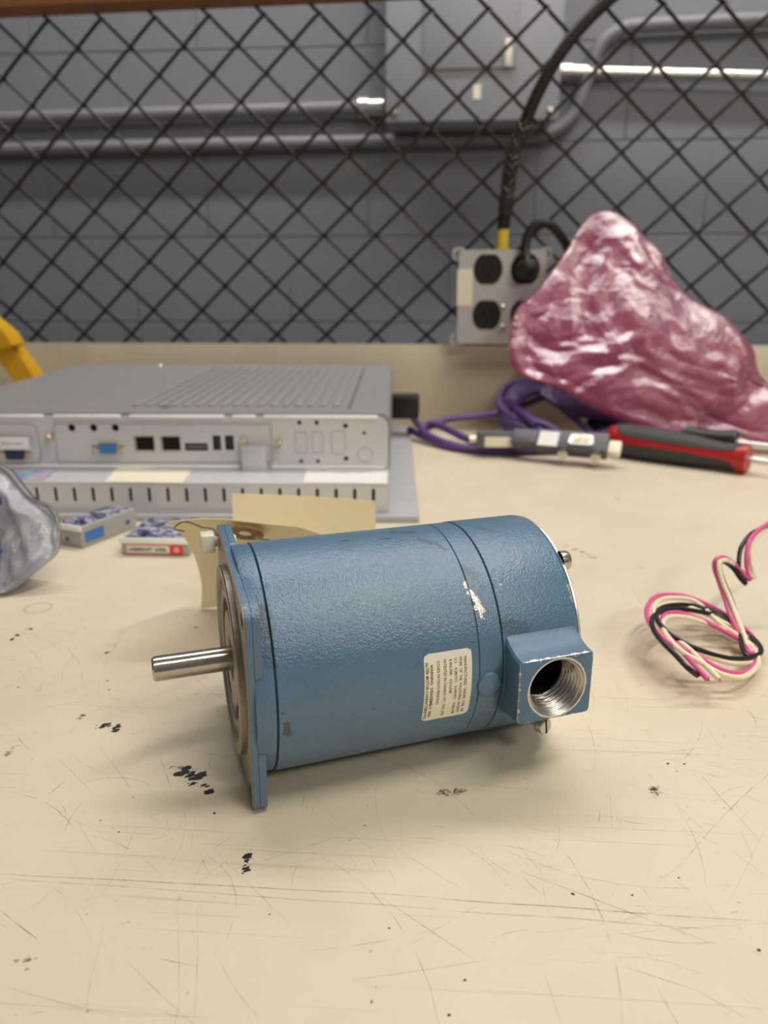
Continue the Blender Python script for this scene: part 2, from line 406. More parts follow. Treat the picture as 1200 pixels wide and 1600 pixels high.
def add_prism(bm, outer, holes, t0, t1, f):
    """outer / holes: 2-D loops; f(u, v, t) -> 3-D point; walls and both faces"""
    lo, hi = [], []
    for lay, t in ((lo, t0), (hi, t1)):
        es = []
        for lp in [outer] + holes:
            vs = [bm.verts.new(f(p[0], p[1], t)) for p in lp]; lay.append(vs)
            es += [bm.edges.new((vs[i], vs[(i + 1) % len(vs)])) for i in range(len(vs))]
        bmesh.ops.triangle_fill(bm, edges=es, use_beauty=True)
    for A, B in zip(lo, hi):
        for i in range(len(A)): bm.faces.new((A[i], A[(i + 1) % len(A)], B[(i + 1) % len(A)], B[i]))
def prism(name, outer, holes, t0, t1, f, mat, parent=None, ang=35):
    bm = bmesh.new(); add_prism(bm, outer, holes, t0, t1, f); return fin(bm, name, mat, parent, ang)
def rect(x0, y0, x1, y1): return [(x0, y0), (x1, y0), (x1, y1), (x0, y1)]
def text_mesh(txt, f, mat, name='lettering', parent=None, width=None, height=.001, bold=0.0, ang=80):
    """lettering as a thin mesh; f(x, y) maps the flat text (metres) to 3-D"""
    cu = bpy.data.curves.new('t', 'FONT'); cu.body = txt; cu.size = 1.0; cu.offset = bold; cu.resolution_u = 2
    o = bpy.data.objects.new('t', cu); COL.objects.link(o)
    me = bpy.data.meshes.new_from_object(o.evaluated_get(bpy.context.evaluated_depsgraph_get()))
    bpy.data.objects.remove(o); bpy.data.curves.remove(cu)
    xs = [v.co.x for v in me.vertices]; x0, x1 = min(xs), max(xs); s = height / .70; sx = (width / (x1 - x0)) if width else s
    for v in me.vertices: v.co = f((v.co.x - x0) * sx, v.co.y * s)
    bm = bmesh.new(); bm.from_mesh(me); bpy.data.meshes.remove(me)
    return bm
def join_bms(bms):
    out = bmesh.new()
    for b in bms: merge(out, b)
    return out
def copy_tree(o, parent=None):
    c = o.copy(); COL.objects.link(c); c.parent = parent
    for ch in list(o.children): copy_tree(ch, c)
    return c

# ================================================================== the room
WALLY = 1.88
wb = fin((lambda b: (add_box(b, (-3.2, WALLY + .0022, -.9), (3.2, WALLY + .2, 1.9)), b)[1])(bmesh.new()), 'wall_back', M['mortar'])
tag(wb, kind='structure')
bmb = bmesh.new(); add_box(bmb, (-.1994, 0, -.0988), (.1994, .04, .0988), .0022, 2)
blk0 = fin(bmb, 'concrete_block', M['block'], wb, 20); first = True
ROWZ = [.3305 + .2055 * k for k in range(-2, 6)]      # mortar joints measured from the photograph
for j, z in enumerate(ROWZ):
    for i in range(-6, 7):
        o = blk0 if first else blk0.copy()
        if not first: COL.objects.link(o); o.parent = wb
        first = False
        o.location = (i * .4 + (.2 if j % 2 else 0) + .03, WALLY, z + .10275); o.scale = (1, 1, 1.027)
fl = box('floor', (-3.2, -2.2, -.95), (3.2, WALLY + .2, -.9), M['floor']); tag(fl, kind='structure')

# ---- workbench
SPY = 1.10
bench = empty('workbench', (0, .5, -.9), 0, 'cream laminate workbench with scratched top and low upstand at the back', 'workbench')
def bpart(o): o.location = Vector(o.location) - Vector((0, .5, -.9)); o.parent = bench; return o
wt = box('worktop', (-1.3, -.08, -.03), (1.5, SPY, 0), M['table'], None, .002)
bpart(wt)
SPZ = .1155
up = box('upstand', (-1.3, SPY, -.03), (1.5, SPY + .022, SPZ), M['table'], None, .0025); bpart(up)
for x in (-1.2, 1.4):
    for y in (0, 1.0): bpart(box('leg', (x - .03, y - .03, -.9), (x + .03, y + .03, -.03), M['steel_leg'], None, .004))
for lo, hi in (((-1.23, -.03, -.11), (1.43, .0, -.03)), ((-1.23, 1.0, -.11), (1.43, 1.03, -.03))):
    bpart(box('rail', lo, hi, M['steel_leg'], None, .003))

SEGS = [((0, 1365), (640, 1400), .35, .8), ((640, 1400), (1200, 1441), .35, .85), ((0, 1372), (700, 1422), .35, .5), ((700, 1422), (1120, 1452), .3, .6),
            ((813, 1361), (1110, 1471), .28, .8), ((1089, 1206), (1190, 1312), .3, .75), ((0, 1421), (60, 1470), .35, .75), ((277, 1425), (274, 1595), .3, .4),
            ((308, 1420), (300, 1600), .3, .35), ((850, 1526), (876, 1600), .35, .45), ((155, 1160), (215, 1245), .25, .5), ((120, 1280), (150, 1330), .25, .4),
            ((88, 1178), (145, 1240), .25, .45), ((630, 1332), (722, 1388), .25, .4), ((975, 1510), (1090, 1545), .4, .4), ((1090, 1545), (1170, 1590), .4, .4),
            ((550, 1533), (760, 1500), .3, .4), ((345, 1340), (460, 1450), .22, .45), ((250, 1430), (420, 1290), .22, .3), ((800, 1310), (845, 1362), .22, .4),
            ((0, 1540), (180, 1590), .3, .4), ((680, 1224), (880, 1240), .22, .4), ((1130, 1425), (1200, 1290), .22, .25), ((0, 1460), (110, 1370), .2, .35),
            ((320, 1375), (560, 1330), .2, .25), ((600, 1500), (770, 1400), .2, .25)]
BLOTS = [((283, 1205), (305, 1212), 3.2, 1.), ((296, 1222), (313, 1211), 3.0, 1.), ((318, 1225), (328, 1239), 2.2, .95), ((270, 1198), (290, 1200), 2.2, .6), ((156, 1137), (168, 1132), 1.9, .9), ((178, 1142), (190, 1132), 2.1, .95),
             ((383, 1332), (390, 1345), 2.0, 1.), ((384, 1352), (386, 1362), 1.2, 1.), ((122, 1123), (134, 1116), 1.6, .5), ((1043, 1193), (1046, 1194), 1.0, .9),
             ((1068, 1190), (1069, 1194), 1.0, 1.), ((420, 1428), (425, 1431), .8, .8), ((10, 1180), (25, 1165), 2.2, .45), ((185, 1300), (188, 1301), .6, .8), ((208, 1246), (212, 1247), .8, .5),
             ((17, 1000), (20, 998), 1.3, .8), ((26, 993), (28, 992), 1.3, .8), ((46, 984), (48, 983), 1.3, .8), ((165, 1021), (170, 1018), 1.4, .6), ((168, 1064), (168, 1064), .8, .8),
             ((171, 1078), (175, 1078), .9, .7), ((306, 980), (308, 981), 1.4, .6), ((333, 1265), (336, 1275), .9, .8), ((665, 1240), (735, 1235), 3.0, .28), ((1016, 1233), (1035, 1242), 3.0, .25),
             ((960, 777), (972, 783), 2.2, .4), ((885, 852), (930, 872), 4.0, .3), ((995, 885), (1008, 889), 1.4, .4), ((1060, 1370), (1062, 1374), .7, .9), ((987, 1398), (990, 1400), .7, 1.),
             ((726, 1531), (728, 1533), .8, .8), ((1186, 1485), (1192, 1488), .9, .8), ((572, 1485), (592, 1488), .8, .6), ((585, 1540), (597, 1556), .8, .6), ((1140, 1530), (1141, 1531), .6, .6),
             ((30, 1500), (55, 1498), 1.2, .35), ((288, 1550), (294, 1552), .8, .6), ((545, 1313), (548, 1315), .6, .6), ((40, 1514), (45, 1515), .9, .6), ((1020, 1205), (1060, 1205), 1.0, .3)]

def flat_mat(name, rgb, scale, lo, hi, mx):
    t = NT(name, rough=.6); t.set('color', lin(rgb)[:3])
    t.set('alpha', t.ramp(t.noise(scale, 4, .6), [(lo, 0), (hi, mx)])); return t.m
M['scratch'] = flat_mat('scratch_in_laminate', (96, 84, 68), 150, .30, .62, .75)
M['scratch_fine'] = flat_mat('fine_scratch_in_laminate', (120, 106, 86), 120, .38, .66, .55)
M['residue'] = flat_mat('dark_residue', (34, 28, 28), 600, .26, .40, .97)
M['residue_light'] = flat_mat('faint_residue', (96, 82, 66), 600, .40, .62, .5)
def ribbon(bm, pts, w, z=.00006):
    V = []
    for i, p in enumerate(pts):
        d = (pts[min(i + 1, len(pts) - 1)] - pts[max(i - 1, 0)]); d.z = 0; d.normalize(); nn = Vector((-d.y, d.x, 0))
        k = math.sin(math.pi * (i + .35) / (len(pts) - .3)) ** .5 if len(pts) > 2 else 1
        ww = w * max(.12, k)
        V.append((bm.verts.new((p.x + nn.x * ww, p.y + nn.y * ww, z)), bm.verts.new((p.x - nn.x * ww, p.y - nn.y * ww, z))))
    for A, B in zip(V, V[1:]): bm.faces.new((A[0], A[1], B[1], B[0]))
rs = random.Random(21)
bm = bmesh.new()
for a, b, w, s_ in SEGS:
    A, B = pz(*a), pz(*b); n = 14; L = (B - A).length; pts = []
    for i in range(n + 1):
        p = A.lerp(B, i / n); p = p + Vector((noise.noise(p * 22) * .0012, noise.noise(p * 22 + Vector((9, 0, 0))) * .0012, 0)); pts.append(p)
    ribbon(bm, pts, w * s_ * .00042)
sc1 = fin(bm, 'scratches', M['scratch'], None, recalc=False); sc1['kind'] = 'stuff'; bpart(sc1)
bm = bmesh.new()
for i in range(620):
    near = i < 480
    c = Vector((rs.uniform(-.22, .24), rs.uniform(.12, .36), 0)) if near else Vector((rs.uniform(-.5, .5), rs.uniform(.3, .75), 0))
    L = rs.choice((.004, .008, .012, .02, .035, .06)) * rs.uniform(.5, 1.4); a = rs.choice((R(90), R(100), R(20), R(-25), R(140), rs.uniform(0, 6.28))) + rs.gauss(0, .22); cv = rs.gauss(0, .35)
    pts = []
    for k in range(7):
        t = (k / 6 - .5); an = a + cv * t; pts.append(c + Vector((math.cos(an), math.sin(an), 0)) * L * t)
    ribbon(bm, pts, rs.uniform(.00004, .00013), .00004)
sc2 = fin(bm, 'scratches', M['scratch_fine'], None, recalc=False); sc2['kind'] = 'stuff'; bpart(sc2)
def blob(bm, c, r, rnd, asp=.6, ang=.5, z=.00009):
    n = 18; ph = rnd.uniform(0, 99); vs = []
    for k in range(n):
        t = 2 * math.pi * k / n; rr = r * (1 + .55 * noise.noise(Vector((math.cos(t) * 1.6, math.sin(t) * 1.6, ph))))
        x, y = math.cos(t) * rr, math.sin(t) * rr * asp; vs.append(bm.verts.new((c.x + x * math.cos(ang) - y * math.sin(ang), c.y + x * math.sin(ang) + y * math.cos(ang), z)))
    bm.faces.new(vs)
bmd, bml = bmesh.new(), bmesh.new()
for a, b, w, s_ in BLOTS:
    A, B = pz(*a), pz(*b); w *= .001
    tgt = bmd if s_ > .65 else bml
    m = 1 if w < .0012 else 7
    for k in range(m):
        p = A.lerp(B, rs.random()) + Vector((rs.gauss(0, w * .3), rs.gauss(0, w * .3), 0)) * (1 if m > 1 else 0)
        blob(tgt, p, w * (rs.uniform(.4, .8) if m > 1 else .6), rs, rs.uniform(.4, .8), rs.uniform(.3, .9), .00008 + .00001 * k)
    if m > 1:
        for k in range(9): blob(tgt, A.lerp(B, rs.random()) + Vector((rs.gauss(0, w * .9), rs.gauss(0, w * .7), 0)), rs.uniform(.0001, .00035), rs, .7, rs.uniform(0, 3), .00007)
for k in range(330):      # small specks scattered over the top
    p = Vector((rs.uniform(-.25, .28), rs.uniform(.13, .45), 0)); blob(bmd if k % 3 == 0 else bml, p, rs.choice((.0001, .00015, .0002, .0003, .0005)) * rs.uniform(.6, 1.2), rs, rs.uniform(.5, 1), rs.uniform(0, 3), .00006)
for bm_, m_, nm in ((bmd, 'residue', 'dark_residue_marks'), (bml, 'residue_light', 'faint_residue_marks')):
    o = fin(bm_, nm, M[m_], None, recalc=False); o['kind'] = 'stuff'; bpart(o)

# ---- chain link fence behind the bench
W = .0775; FY = SPY + .036; H2 = W * .5; HV = .0360; wr = .0025
fence = empty('chain_link_fence', (0, FY, SPZ), 0, 'dark chain link fence of diamond mesh rising behind the workbench', 'fence')
def fence_wire():
    pts = []; k0, k1 = -2, 14
    for k in range(k0, k1):
        xa = 0 if k % 2 == 0 else H2; xb = H2 - xa
        yy = -.0026 if k % 2 == 0 else .0026
        za, zb = k * HV, (k + 1) * HV
        A = Vector((xa, 0, za)); B = Vector((xb, 0, zb)); d = (B - A)
        for t, s in ((.0, 0), (.07, .6), (.16, 1), (.84, 1), (.93, .6)):
            pts.append(A + d * t + Vector((((wr * .9) if xa == 0 else -(wr * .9)) * (1 if t == 0 else 0) * -1, yy * s, 0)))
    bm = bmesh.new(); add_tube(bm, pts, wr, 6, 0); return fin(bm, 'wire', M['fence'], fence)
w0 = fence_wire()
nx = pY(281, 522.5, FY).x; nzz = pY(281, 522.5, FY).z       # a mesh node of the photograph fixes the phase
i0 = int(math.floor((-1.25 - nx) / H2)); i1 = int(math.ceil((1.25 - nx) / H2)); zph = (nzz - SPZ) % (2 * HV)
node_par = 0
for i in range(i0, i1):
    o = w0 if i == i0 else w0.copy()
    if i != i0: COL.objects.link(o); o.parent = fence
    o.location = (nx + i * H2, 0, zph - 2 * HV + (HV if i % 2 else 0))

# ---- timber shelf edge over the fence
a = pY(0, 30, FY + .006); b = pY(700, -1, FY + .006)
beam = box('shelf_board', (-1.4, -.034, 0), (1.6, .006, .09), M['wood'], None, .003)
beam.location = (a.x, SPY + .012, a.z); sl = (b.z - a.z) / (b.x - a.x); beam.rotation_euler = (0, -math.atan(sl), 0)
beam.location = (a.x, FY, a.z)
tag(beam, 'brown stained timber board running along the top edge of the fence', 'board')

# ================================================================== things on the far wall
PY = WALLY - .11
a = pY(603, 195, PY); b = pY(871, 195, PY)
cab = empty('electrical_cabinet', (a.x, WALLY, a.z), 0, 'grey steel electrical panel cabinet mounted on the block wall', 'electrical cabinet')
cw = b.x - a.x; ch = .62
def cpt(x, y, Y=PY): p = pY(x, y, Y); return p.x - a.x, p.z - a.z
box('body', (.01, -.10, .0), (cw - .01, 0, ch), M['cabinet'], cab, .003)
box('cover', (0, -.115, .004), (cw, -.10, ch), M['cabinet'], cab, .002)
dx0, dz0 = cpt(661, 111); dx1, _ = cpt(806, 111)
door = box('door', (dx0, -.121, dz0), (dx1, -.1155, ch - .05), M['cabinet'], cab, .002)
lx0, lz0 = cpt(787, 108); lx1, lz1 = cpt(800, 64)
box('latch', (lx0, -.128, lz0), (lx1, -.1215, lz1), M['cream_label'], door, .002)
tx, tz = cpt(745, 145); box('sticker', (tx - .008, -.1165, tz - .014), (tx + .008, -.1151, tz + .014), M['cream_label'], cab)
for sx in (.018, cw - .018): lathe('screw', [(-.001, .008), (.003, .008), (.006, .005), (.0065, 0)], M['screw'], cab, (sx, -.115, .02), (0, -1, 0), 16)

def conduit(name, pts, r, mat, label, fit=None):
    t = empty(name, pts[0], 0, label, 'conduit'); o = Vector(pts[0])
    tube('tube', [Vector(p) - o for p in pts], r, mat, t, 14, 6)
    for f0, f1 in (fit or []):
        f0 = Vector(f0) - o; f1 = Vector(f1) - o; d = (f1 - f0)
        lathe('fitting', [(0, r * 1.1), (.002, r * 1.45), (d.length * .4, r * 1.45), (d.length * .42, r * 1.25), (d.length - .002, r * 1.25), (d.length, r * 1.1)], M['conduit'], t, f0, d, 18)
    return t
M['painted_tube'] = simple('grey_painted_conduit', (128, 128, 136), .45, bump=.1, bscale=100)
CY = WALLY - .022
l = lambda x, y, Y=CY: pY(x, y, Y)
conduit('conduit', [l(-600, 204), l(200, 180), l(594, 168)], .016, M['painted_tube'], 'upper grey painted conduit running left from the electrical cabinet', [(l(560, 169), l(600, 168))])
conduit('conduit', [l(-600, 250), l(0, 234), l(590, 221), l(800, 216), l(858, 208), l(895, 180), l(915, 130), l(935, 75), l(968, 48), l(1010, 40), l(1200, 31), l(1320, 27)], .0155, M['painted_tube'],
        'lower grey painted conduit passing under the cabinet and curving up to the right')
conduit('conduit', [l(868, 112), l(1000, 114), l(1200, 120), l(1330, 124)], .0125, M['conduit'], 'shiny bare metal conduit leaving the right side of the electrical cabinet', [(l(872, 112), l(925, 113))])

# ---- outlet box hung on the fence
OY = SPY - .028
a = pY(712, 388, OY); b = pY(862, 392, OY); c_ = pY(708, 531, OY)
oc = Vector(((a.x + b.x) / 2 - .001, OY, SPZ + .0005)); ow = (b.x - a.x) / 2 - .003; oh = a.z - SPZ
ob = empty('outlet_box', oc, 0, 'cast metal box with four black outlets hanging on the fence', 'outlet box')
def oz(x, y): p = pY(x, y, OY); return p.x - oc.x, p.z - oc.z
bm = bmesh.new(); add_box(bm, (-ow + .004, 0, .004), (ow - .004, .052, oh - .004), .005, 3)
fin(bm, 'body', M['cast'], ob)
holes = [oz(762, 421), oz(820, 421), oz(760, 492), oz(819, 492)]
def out_hole(cx, cz, r=.0212):
    pts = []
    for k in range(36):
        t = 2 * math.pi * k / 36; x = r * math.cos(t); z = r * math.sin(t)
        pts.append(Vector((cx + x * .96, cz + max(-r * .88, min(r * .88, z)) * 1.06)))
    return pts
fo = lambda u, v, t: Vector((u, t, v))
hw = ow - .003; outl = rpoly([(-hw, .003), (hw, .003), (hw, oh - .003), (-hw, oh - .003)], .006)
prism('face_plate', outl, [out_hole(*h) for h in holes], -.006, -.0002, fo, M['cast'], ob)
for cx, cz in ((-ow + .003, .008), (ow - .003, .008), (-ow + .003, oh - .008), (ow - .003, oh - .008)):
    lug = prism('mounting_lug', rpoly(rect(cx - .009, cz - .009, cx + .009, cz + .009), .006), [circ(cx, cz, .0028, 12)], .001, .008, fo, M['cast'], ob)
    lathe('screw', [(0, .0052), (.002, .0052), (.0035, .0035), (.0037, 0)], M['screw'], ob, (cx, .001, cz), (0, -1, 0), 14)
lathe('cover_screw', [(0, .0045), (.002, .0045), (.003, .003), (.0032, 0)], M['screw'], ob, (holes[2][0] + .0215, -.006, holes[2][1] + .010), (0, -1, 0), 14)
lathe('cover_screw', [(0, .0045), (.002, .0045), (.003, .003), (.0032, 0)], M['screw'], ob, (holes[2][0] + .0225, -.006, holes[2][1] - .018), (0, -1, 0), 14)
for i, (cx, cz) in enumerate(holes):
    rc = prism('receptacle', out_hole(cx, cz, .0206), [], -.0075, -.001, fo, M['black'], ob)
    for sx, w_, h_ in ((-.0062, .0011, .0045), (.0062, .0011, .0038)):
        box('slot', (cx + sx - w_, -.0079, cz - h_ + .003), (cx + sx + w_, -.0073, cz + h_ + .003), M['dark'], rc)
    lathe('ground_hole', [(0, .0026), (.0004, .0026), (.0005, 0)], M['dark'], rc, (cx, -.0074, cz - .0085), (0, -1, 0), 12)
lx, lz = oz(715, 421); lx2, lz2 = oz(737, 478)
box('label', (lx, -.0066, lz2), (lx2, -.0058, lz), M['cream_label'], ob)
# connector with yellow strain relief on top
nx_, nz_ = oz(786, 386)
lathe('strain_relief', [(-.003, .010), (.004, .010), (.005, .0085), (.034, .0078), (.037, .006), (.038, .002)], M['yellow_tape'], ob, (nx_, .012, oh - .004), (.02, 0, 1), 18)
# power cord rising from it
q = lambda x, y, Y: pY(x, y, Y)
c0 = Vector((oc.x + nx_, OY + .012, SPZ + oh + .026))
pts = [c0, q(789, 335, OY + .01), q(793, 300, OY + .008), q(800, 250, OY + .006), q(815, 205, OY + .004), q(838, 150, OY - .0), q(868, 95, OY - .004), q(905, 45, OY - .006), q(950, 0, OY - .008), q(1000, -40, OY - .01)]
cord = empty('power_cord', pts[0], 0, 'thick black power cord rising from the yellow strain relief past the fence', 'cord')
o_ = Vector(pts[0])
tube('cord', [p - o_ for p in pts], .0085, M['black'], cord, 12, 6)
bmg = bmesh.new()           # woven cable grip around the lower cord
ctr = catmull([p - o_ for p in pts[1:6]], 10); Ls = len(ctr)
for s_ in (1, -1):
    for k in range(6):
        hp = []
        for i, p in enumerate(ctr[:34]):
            d = (ctr[min(i + 1, Ls - 1)] - ctr[max(i - 1, 0)]).normalized(); e1 = Vector((0, 1, 0)) - d * d.y; e1.normalize(); e2 = d.cross(e1)
            an = s_ * i * .42 + k * math.pi / 3; hp.append(p + (e1 * math.cos(an) + e2 * math.sin(an)) * .0098)
        add_tube(bmg, hp, .0008, 4, 0)
fin(bmg, 'cable_grip', M['tie'], cord)
# second plug and its cord
px_, pzz = holes[1]
plug = empty('plug', (oc.x + px_, OY - .0078, oc.z + pzz), 0, 'black plug with cord arching up from the upper right outlet behind the bag', 'plug')
lathe('plug_body', [(0, .013), (.004, .0145), (.016, .0145), (.022, .012), (.024, .007), (.0245, 0)], M['black'], plug, (0, 0, 0), (0, -1, 0), 20)
pl0 = Vector((oc.x + px_, OY - .0078, oc.z + pzz))
pp = [pl0 + Vector((0, -.016, .004)), q(821, 395, OY - .018), q(823, 372, OY - .016), q(836, 352, OY - .014), q(856, 350, OY - .012), q(874, 366, OY - .01), q(890, 395, OY - .006), q(905, 450, OY - .002)]
tube('cord', [p - pl0 for p in pp], lambda t: .0062 if t > .12 else .009, M['black'], plug, 10, 6)

# ================================================================== the motor
AL = .3907; MC = (-.0761, .2472)
mot = empty('electric_motor', (MC[0], MC[1], 0), AL, 'blue painted electric motor lying on its side with steel shaft pointing left', 'motor')
mm = .001
def mparts(name, prof, mat, par=mot, n=128, ang=30): return lathe(name, [(a * mm, r * mm) for a, r in prof], mat, par, (0, 0, HC), (1, 0, 0), n, ang)
RB = 44.1
# flange: plate, corner lugs, pilot, all rolled a little about the axis so that the near lower corner touches the bench
ROLL = .080; HS = .0413
def ff(u, v, t):       # u: towards the camera side, v: up, in the rolled frame
    return Vector((t, -(u * math.cos(ROLL) + v * math.sin(ROLL)), HC + v * math.cos(ROLL) - u * math.sin(ROLL)))
def fset(u, v, t): return ff(u * mm, v * mm, t * mm)
sq = rpoly([(-41.3, -41.3), (41.3, -41.3), (41.3, 41.3), (-41.3, 41.3)], 5.5, 6)
hol = [circ(sx * 34.8, sy * 34.8, 3.0, 20) for sx in (-1, 1) for sy in (-1, 1)]
bm = bmesh.new(); add_prism(bm, sq, hol + [circ(0, 0, 36.0, 64)], .35, 2.5, fset)
flange = fin(bm, 'mounting_flange', M['paint'], mot)
bm = bmesh.new(); add_prism(bm, rpoly([(-41.0, -41.0), (41.0, -41.0), (41.0, 41.0), (-41.0, 41.0)], 5.3, 6), hol + [circ(0, 0, 36.0, 64)], 0, .4, fset)
fin(bm, 'flange_face', M['bare'], flange)
for sx in (-1, 1):
    for sy in (-1, 1):
        pts = [(sx * 41.3, sy * 41.3), (sx * 41.3, sy * 15), (sx * 37.5, sy * 13.5), (sx * 26, sy * 26), (sx * 13.5, sy * 37.5), (sx * 15, sy * 41.3)]
        bm = bmesh.new(); add_prism(bm, rpoly(pts, [5.5, 2.5, 3, 2, 3, 2.5], 5), [circ(sx * 34.8, sy * 34.8, 3.0, 20)], 2.65, 5.2, fset)
        bmesh.ops.bevel(bm, geom=[e for e in bm.edges if e.is_manifold and e.calc_face_angle(0) > 1.2 and abs((e.verts[0].co - e.verts[1].co).x) < 1e-5 and max(v.co.x for v in e.verts) > .005], offset=.0005, segments=2, affect='EDGES')
        fin(bm, 'corner_lug', M['paint'], flange)
mparts('pilot', [(2.4, 36.4), (-1.9, 36.4), (-2.3, 36.0), (-2.3, 32.5), (-1.8, 32.0), (-.6, 31.6), (-.6, 27.2), (-1.4, 26.8), (-1.4, 24.4), (-.9, 24.0), (2.6, 23.6), (2.6, 19.0), (-.5, 18.6), (-1.0, 18.0), (-1.0, 9.0), (-.4, 8.4), (1.5, 8.2), (1.5, 4.5)], M['bare'], flange, 96)
shaft = mparts('shaft', [(4, 4.78), (-29.4, 4.78), (-30.2, 4.0), (-30.3, 1.2), (-29.6, 0)], M['shaft'], mot, 64)
mparts('front_bell', [(2.4, 30), (2.4, 43.2), (3.2, 43.6), (9.0, 43.7), (9.3, 43.3), (9.45, 42.6), (9.6, 42.4)], M['paint'])
mparts('housing', [(9.5, 42.5), (9.62, 43.3), (9.9, RB), (84.0, RB), (84.25, RB - .15), (84.35, RB - .55), (84.4, 42)], M['paint'], mot, 160)
mparts('band', [(84.4, 42), (84.45, RB - .4), (84.7, RB - .02), (93.6, RB), (93.85, RB - .25), (93.95, RB - .7), (94.0, 42)], M['paint'], mot, 160)
bell = mparts('rear_bell', [(94.0, 42), (94.1, RB - .45), (94.4, RB + .25), (124.8, RB + .3), (125.9, RB), (126.5, RB - .45), (126.6, 40)], M['paint'], mot, 160)
mparts('end_plate', [(126.6, 41), (126.6, RB - .25), (127.3, RB - .2), (127.9, RB - .7), (128.0, 0)], M['silver'], mot, 128)
# through-bolt heads on the end plate
def slot_screw(name, o, ax, r, h, par, rot=0.0, mat=None):
    ax = Vector(ax).normalized()
    s = lathe(name, [(-.001, r), (h * .6, r), (h * .9, r * .93), (h, r * .8), (h * 1.0, 0)], mat or M['screw'], par, o, ax, 24)
    e = (Vector((0, 0, 1)) - ax * ax.z).normalized(); e = Matrix.Rotation(rot, 3, ax) @ e; f = ax.cross(e)
    b2 = bmesh.new(); add_box(b2, (-r * .86, -r * .12, -.0004), (r * .86, r * .12, .00006))
    mt = Matrix((e, f, ax)).transposed().to_4x4(); mt.translation = Vector(o) + ax * h * 1.0
    bb = bmesh.new(); merge(bb, b2, mt); fin(bb, 'screw_slot', M['dark'], s)
    return s
slot_screw('screw', (.128, -.0246, HC + .0337), (1, 0, 0), .0040, .0030, mot, 0)
MWI = (Matrix.Translation((MC[0], MC[1], 0)) @ Matrix.Rotation(AL, 4, 'Z')).inverted()
NV = Vector((math.sin(AL), -math.cos(AL), 0))
g_ = MWI @ hit(853, 1135, Vector((MC[0], MC[1], HC)) + NV * .0425, NV)
gx = Vector((.30, -.93, .12)).normalized()
slot_screw('ground_screw', g_ - gx * .0026, gx, .0034, .0028, mot, 0.0)
lathe('screw_shank', [(-.009, .0018), (0, .0018)], M['screw'], mot, g_ - gx * .0026, gx, 16)
slot_screw('screw', (.128, .0265, HC - .0325), (1, 0, 0), .0040, .0030, mot, .3)
# conduit box
BX0, BX1 = 94.9, 125.7; BCX = (BX0 + BX1) / 2 * mm; BCZ = -3.6 * mm; FR = .0546
hx = (BX1 - BX0) / 2 * mm; hz = .0128
M['box'] = mat_box_paint(hx, hz, FR)
HCX = BCX - HOLE_DX; HCZ = BCZ - HOLE_DZ; 
def cbox():
    bm = bmesh.new(); N = 96
    def outer(k, d, gx=0.0, gt=0.0, gb=0.0):
        t = 2 * math.pi * k / N; cx, sz = math.cos(t), math.sin(t); r = .0016
        X = hx; Z = hz
        s = min(X / abs(cx) if abs(cx) > 1e-6 else 9, Z / abs(sz) if abs(sz) > 1e-6 else 9)
        x, z = cx * s, sz * s; qx, qz = X - r, Z - r
        if abs(x) > qx and abs(z) > qz:
            v = Vector((abs(x) - qx, abs(z) - qz)); v = v.normalized() * min(v.length, r); x = math.copysign(qx + v.x, x); z = math.copysign(qz + v.y, z)
        return x * (hx - d) / hx, z * (hz - d + (gt if z > 0 else gb) * min(1, abs(z) / (hz * .8))) / hz
    rings = []
    def ring(fn, y): rings.append([bm.verts.new((fn(k)[0], -y, fn(k)[1])) for k in range(N)])
    # back to front
    for y, gt, gb in ((.034, .011, .0062), (.0385, .0082, .0042), (.0405, .0062, .0030), (.0425, .0043, .0020), (.045, .0026, .0010), (.048, .0012, .0004), (.051, .0004, 0), (.0538, 0, 0)):
        ring(lambda k: outer(k, 0, 0, gt, gb), y)
    ring(lambda k: outer(k, .0001), .0542); ring(lambda k: outer(k, .0003), .0545); ring(lambda k: outer(k, .0007), FR)
    dx, dz = HCX - BCX, HCZ - BCZ
    cr = lambda r: (lambda k: (dx + r * math.cos(2 * math.pi * k / N), dz + r * math.sin(2 * math.pi * k / N)))
    ring(cr(.0116), FR)
    for A, B in zip(rings, rings[1:]):
        for k in range(N): bm.faces.new((A[k], A[(k + 1) % N], B[(k + 1) % N], B[k]))
    o = fin(bm, 'conduit_box', M['box'], bell, 28); o.location = (BCX, 0, HC + BCZ)
    # threaded hole, a real helix
    bm = bmesh.new(); pitch = .00185; N = 72; rows = []
    ys = [(0, .0116), (.0009, .0106)]
    rows.append([bm.verts.new((.0116 * math.cos(2 * math.pi * k / N), 0, .0116 * math.sin(2 * math.pi * k / N))) for k in range(N)])
    J = 72; dep = .0125
    for j in range(J + 1):
        row = []
        for k in range(N):
            d = .0009 + dep * j / J; ph = (d / pitch + k / N) % 1.0; tri = abs(ph * 2 - 1)
            rr = .0102 + .00085 * (tri ** .8) - .0006 * j / J
            if j == 0: rr = .0110
            row.append(bm.verts.new((rr * math.cos(2 * math.pi * k / N), d, rr * math.sin(2 * math.pi * k / N))))
        rows.append(row)
    for A, B in zip(rows, rows[1:]):
        for k in range(N): bm.faces.new((A[k], A[(k + 1) % N], B[(k + 1) % N], B[k]))
    th = fin(bm, 'threaded_bore', M['thread'], bell, 50); th.location = (HCX, -FR, HC + HCZ)
    bm = bmesh.new(); add_lathe(bm, [(0, .0099), (.020, .0099), (.020, 0)], (HCX, -FR + .0132, HC + HCZ), (0, 1, 0), 40); fin(bm, 'bore_cavity', M['dark'], bell)
    return o
cbox()
cb = bmesh.new(); add_lathe(cb, [(0, 0), (0, .01125), (.034, .01125), (.034, 0)], (HCX, -FR - .002, HC + HCZ), (0, 1, 0), 48)
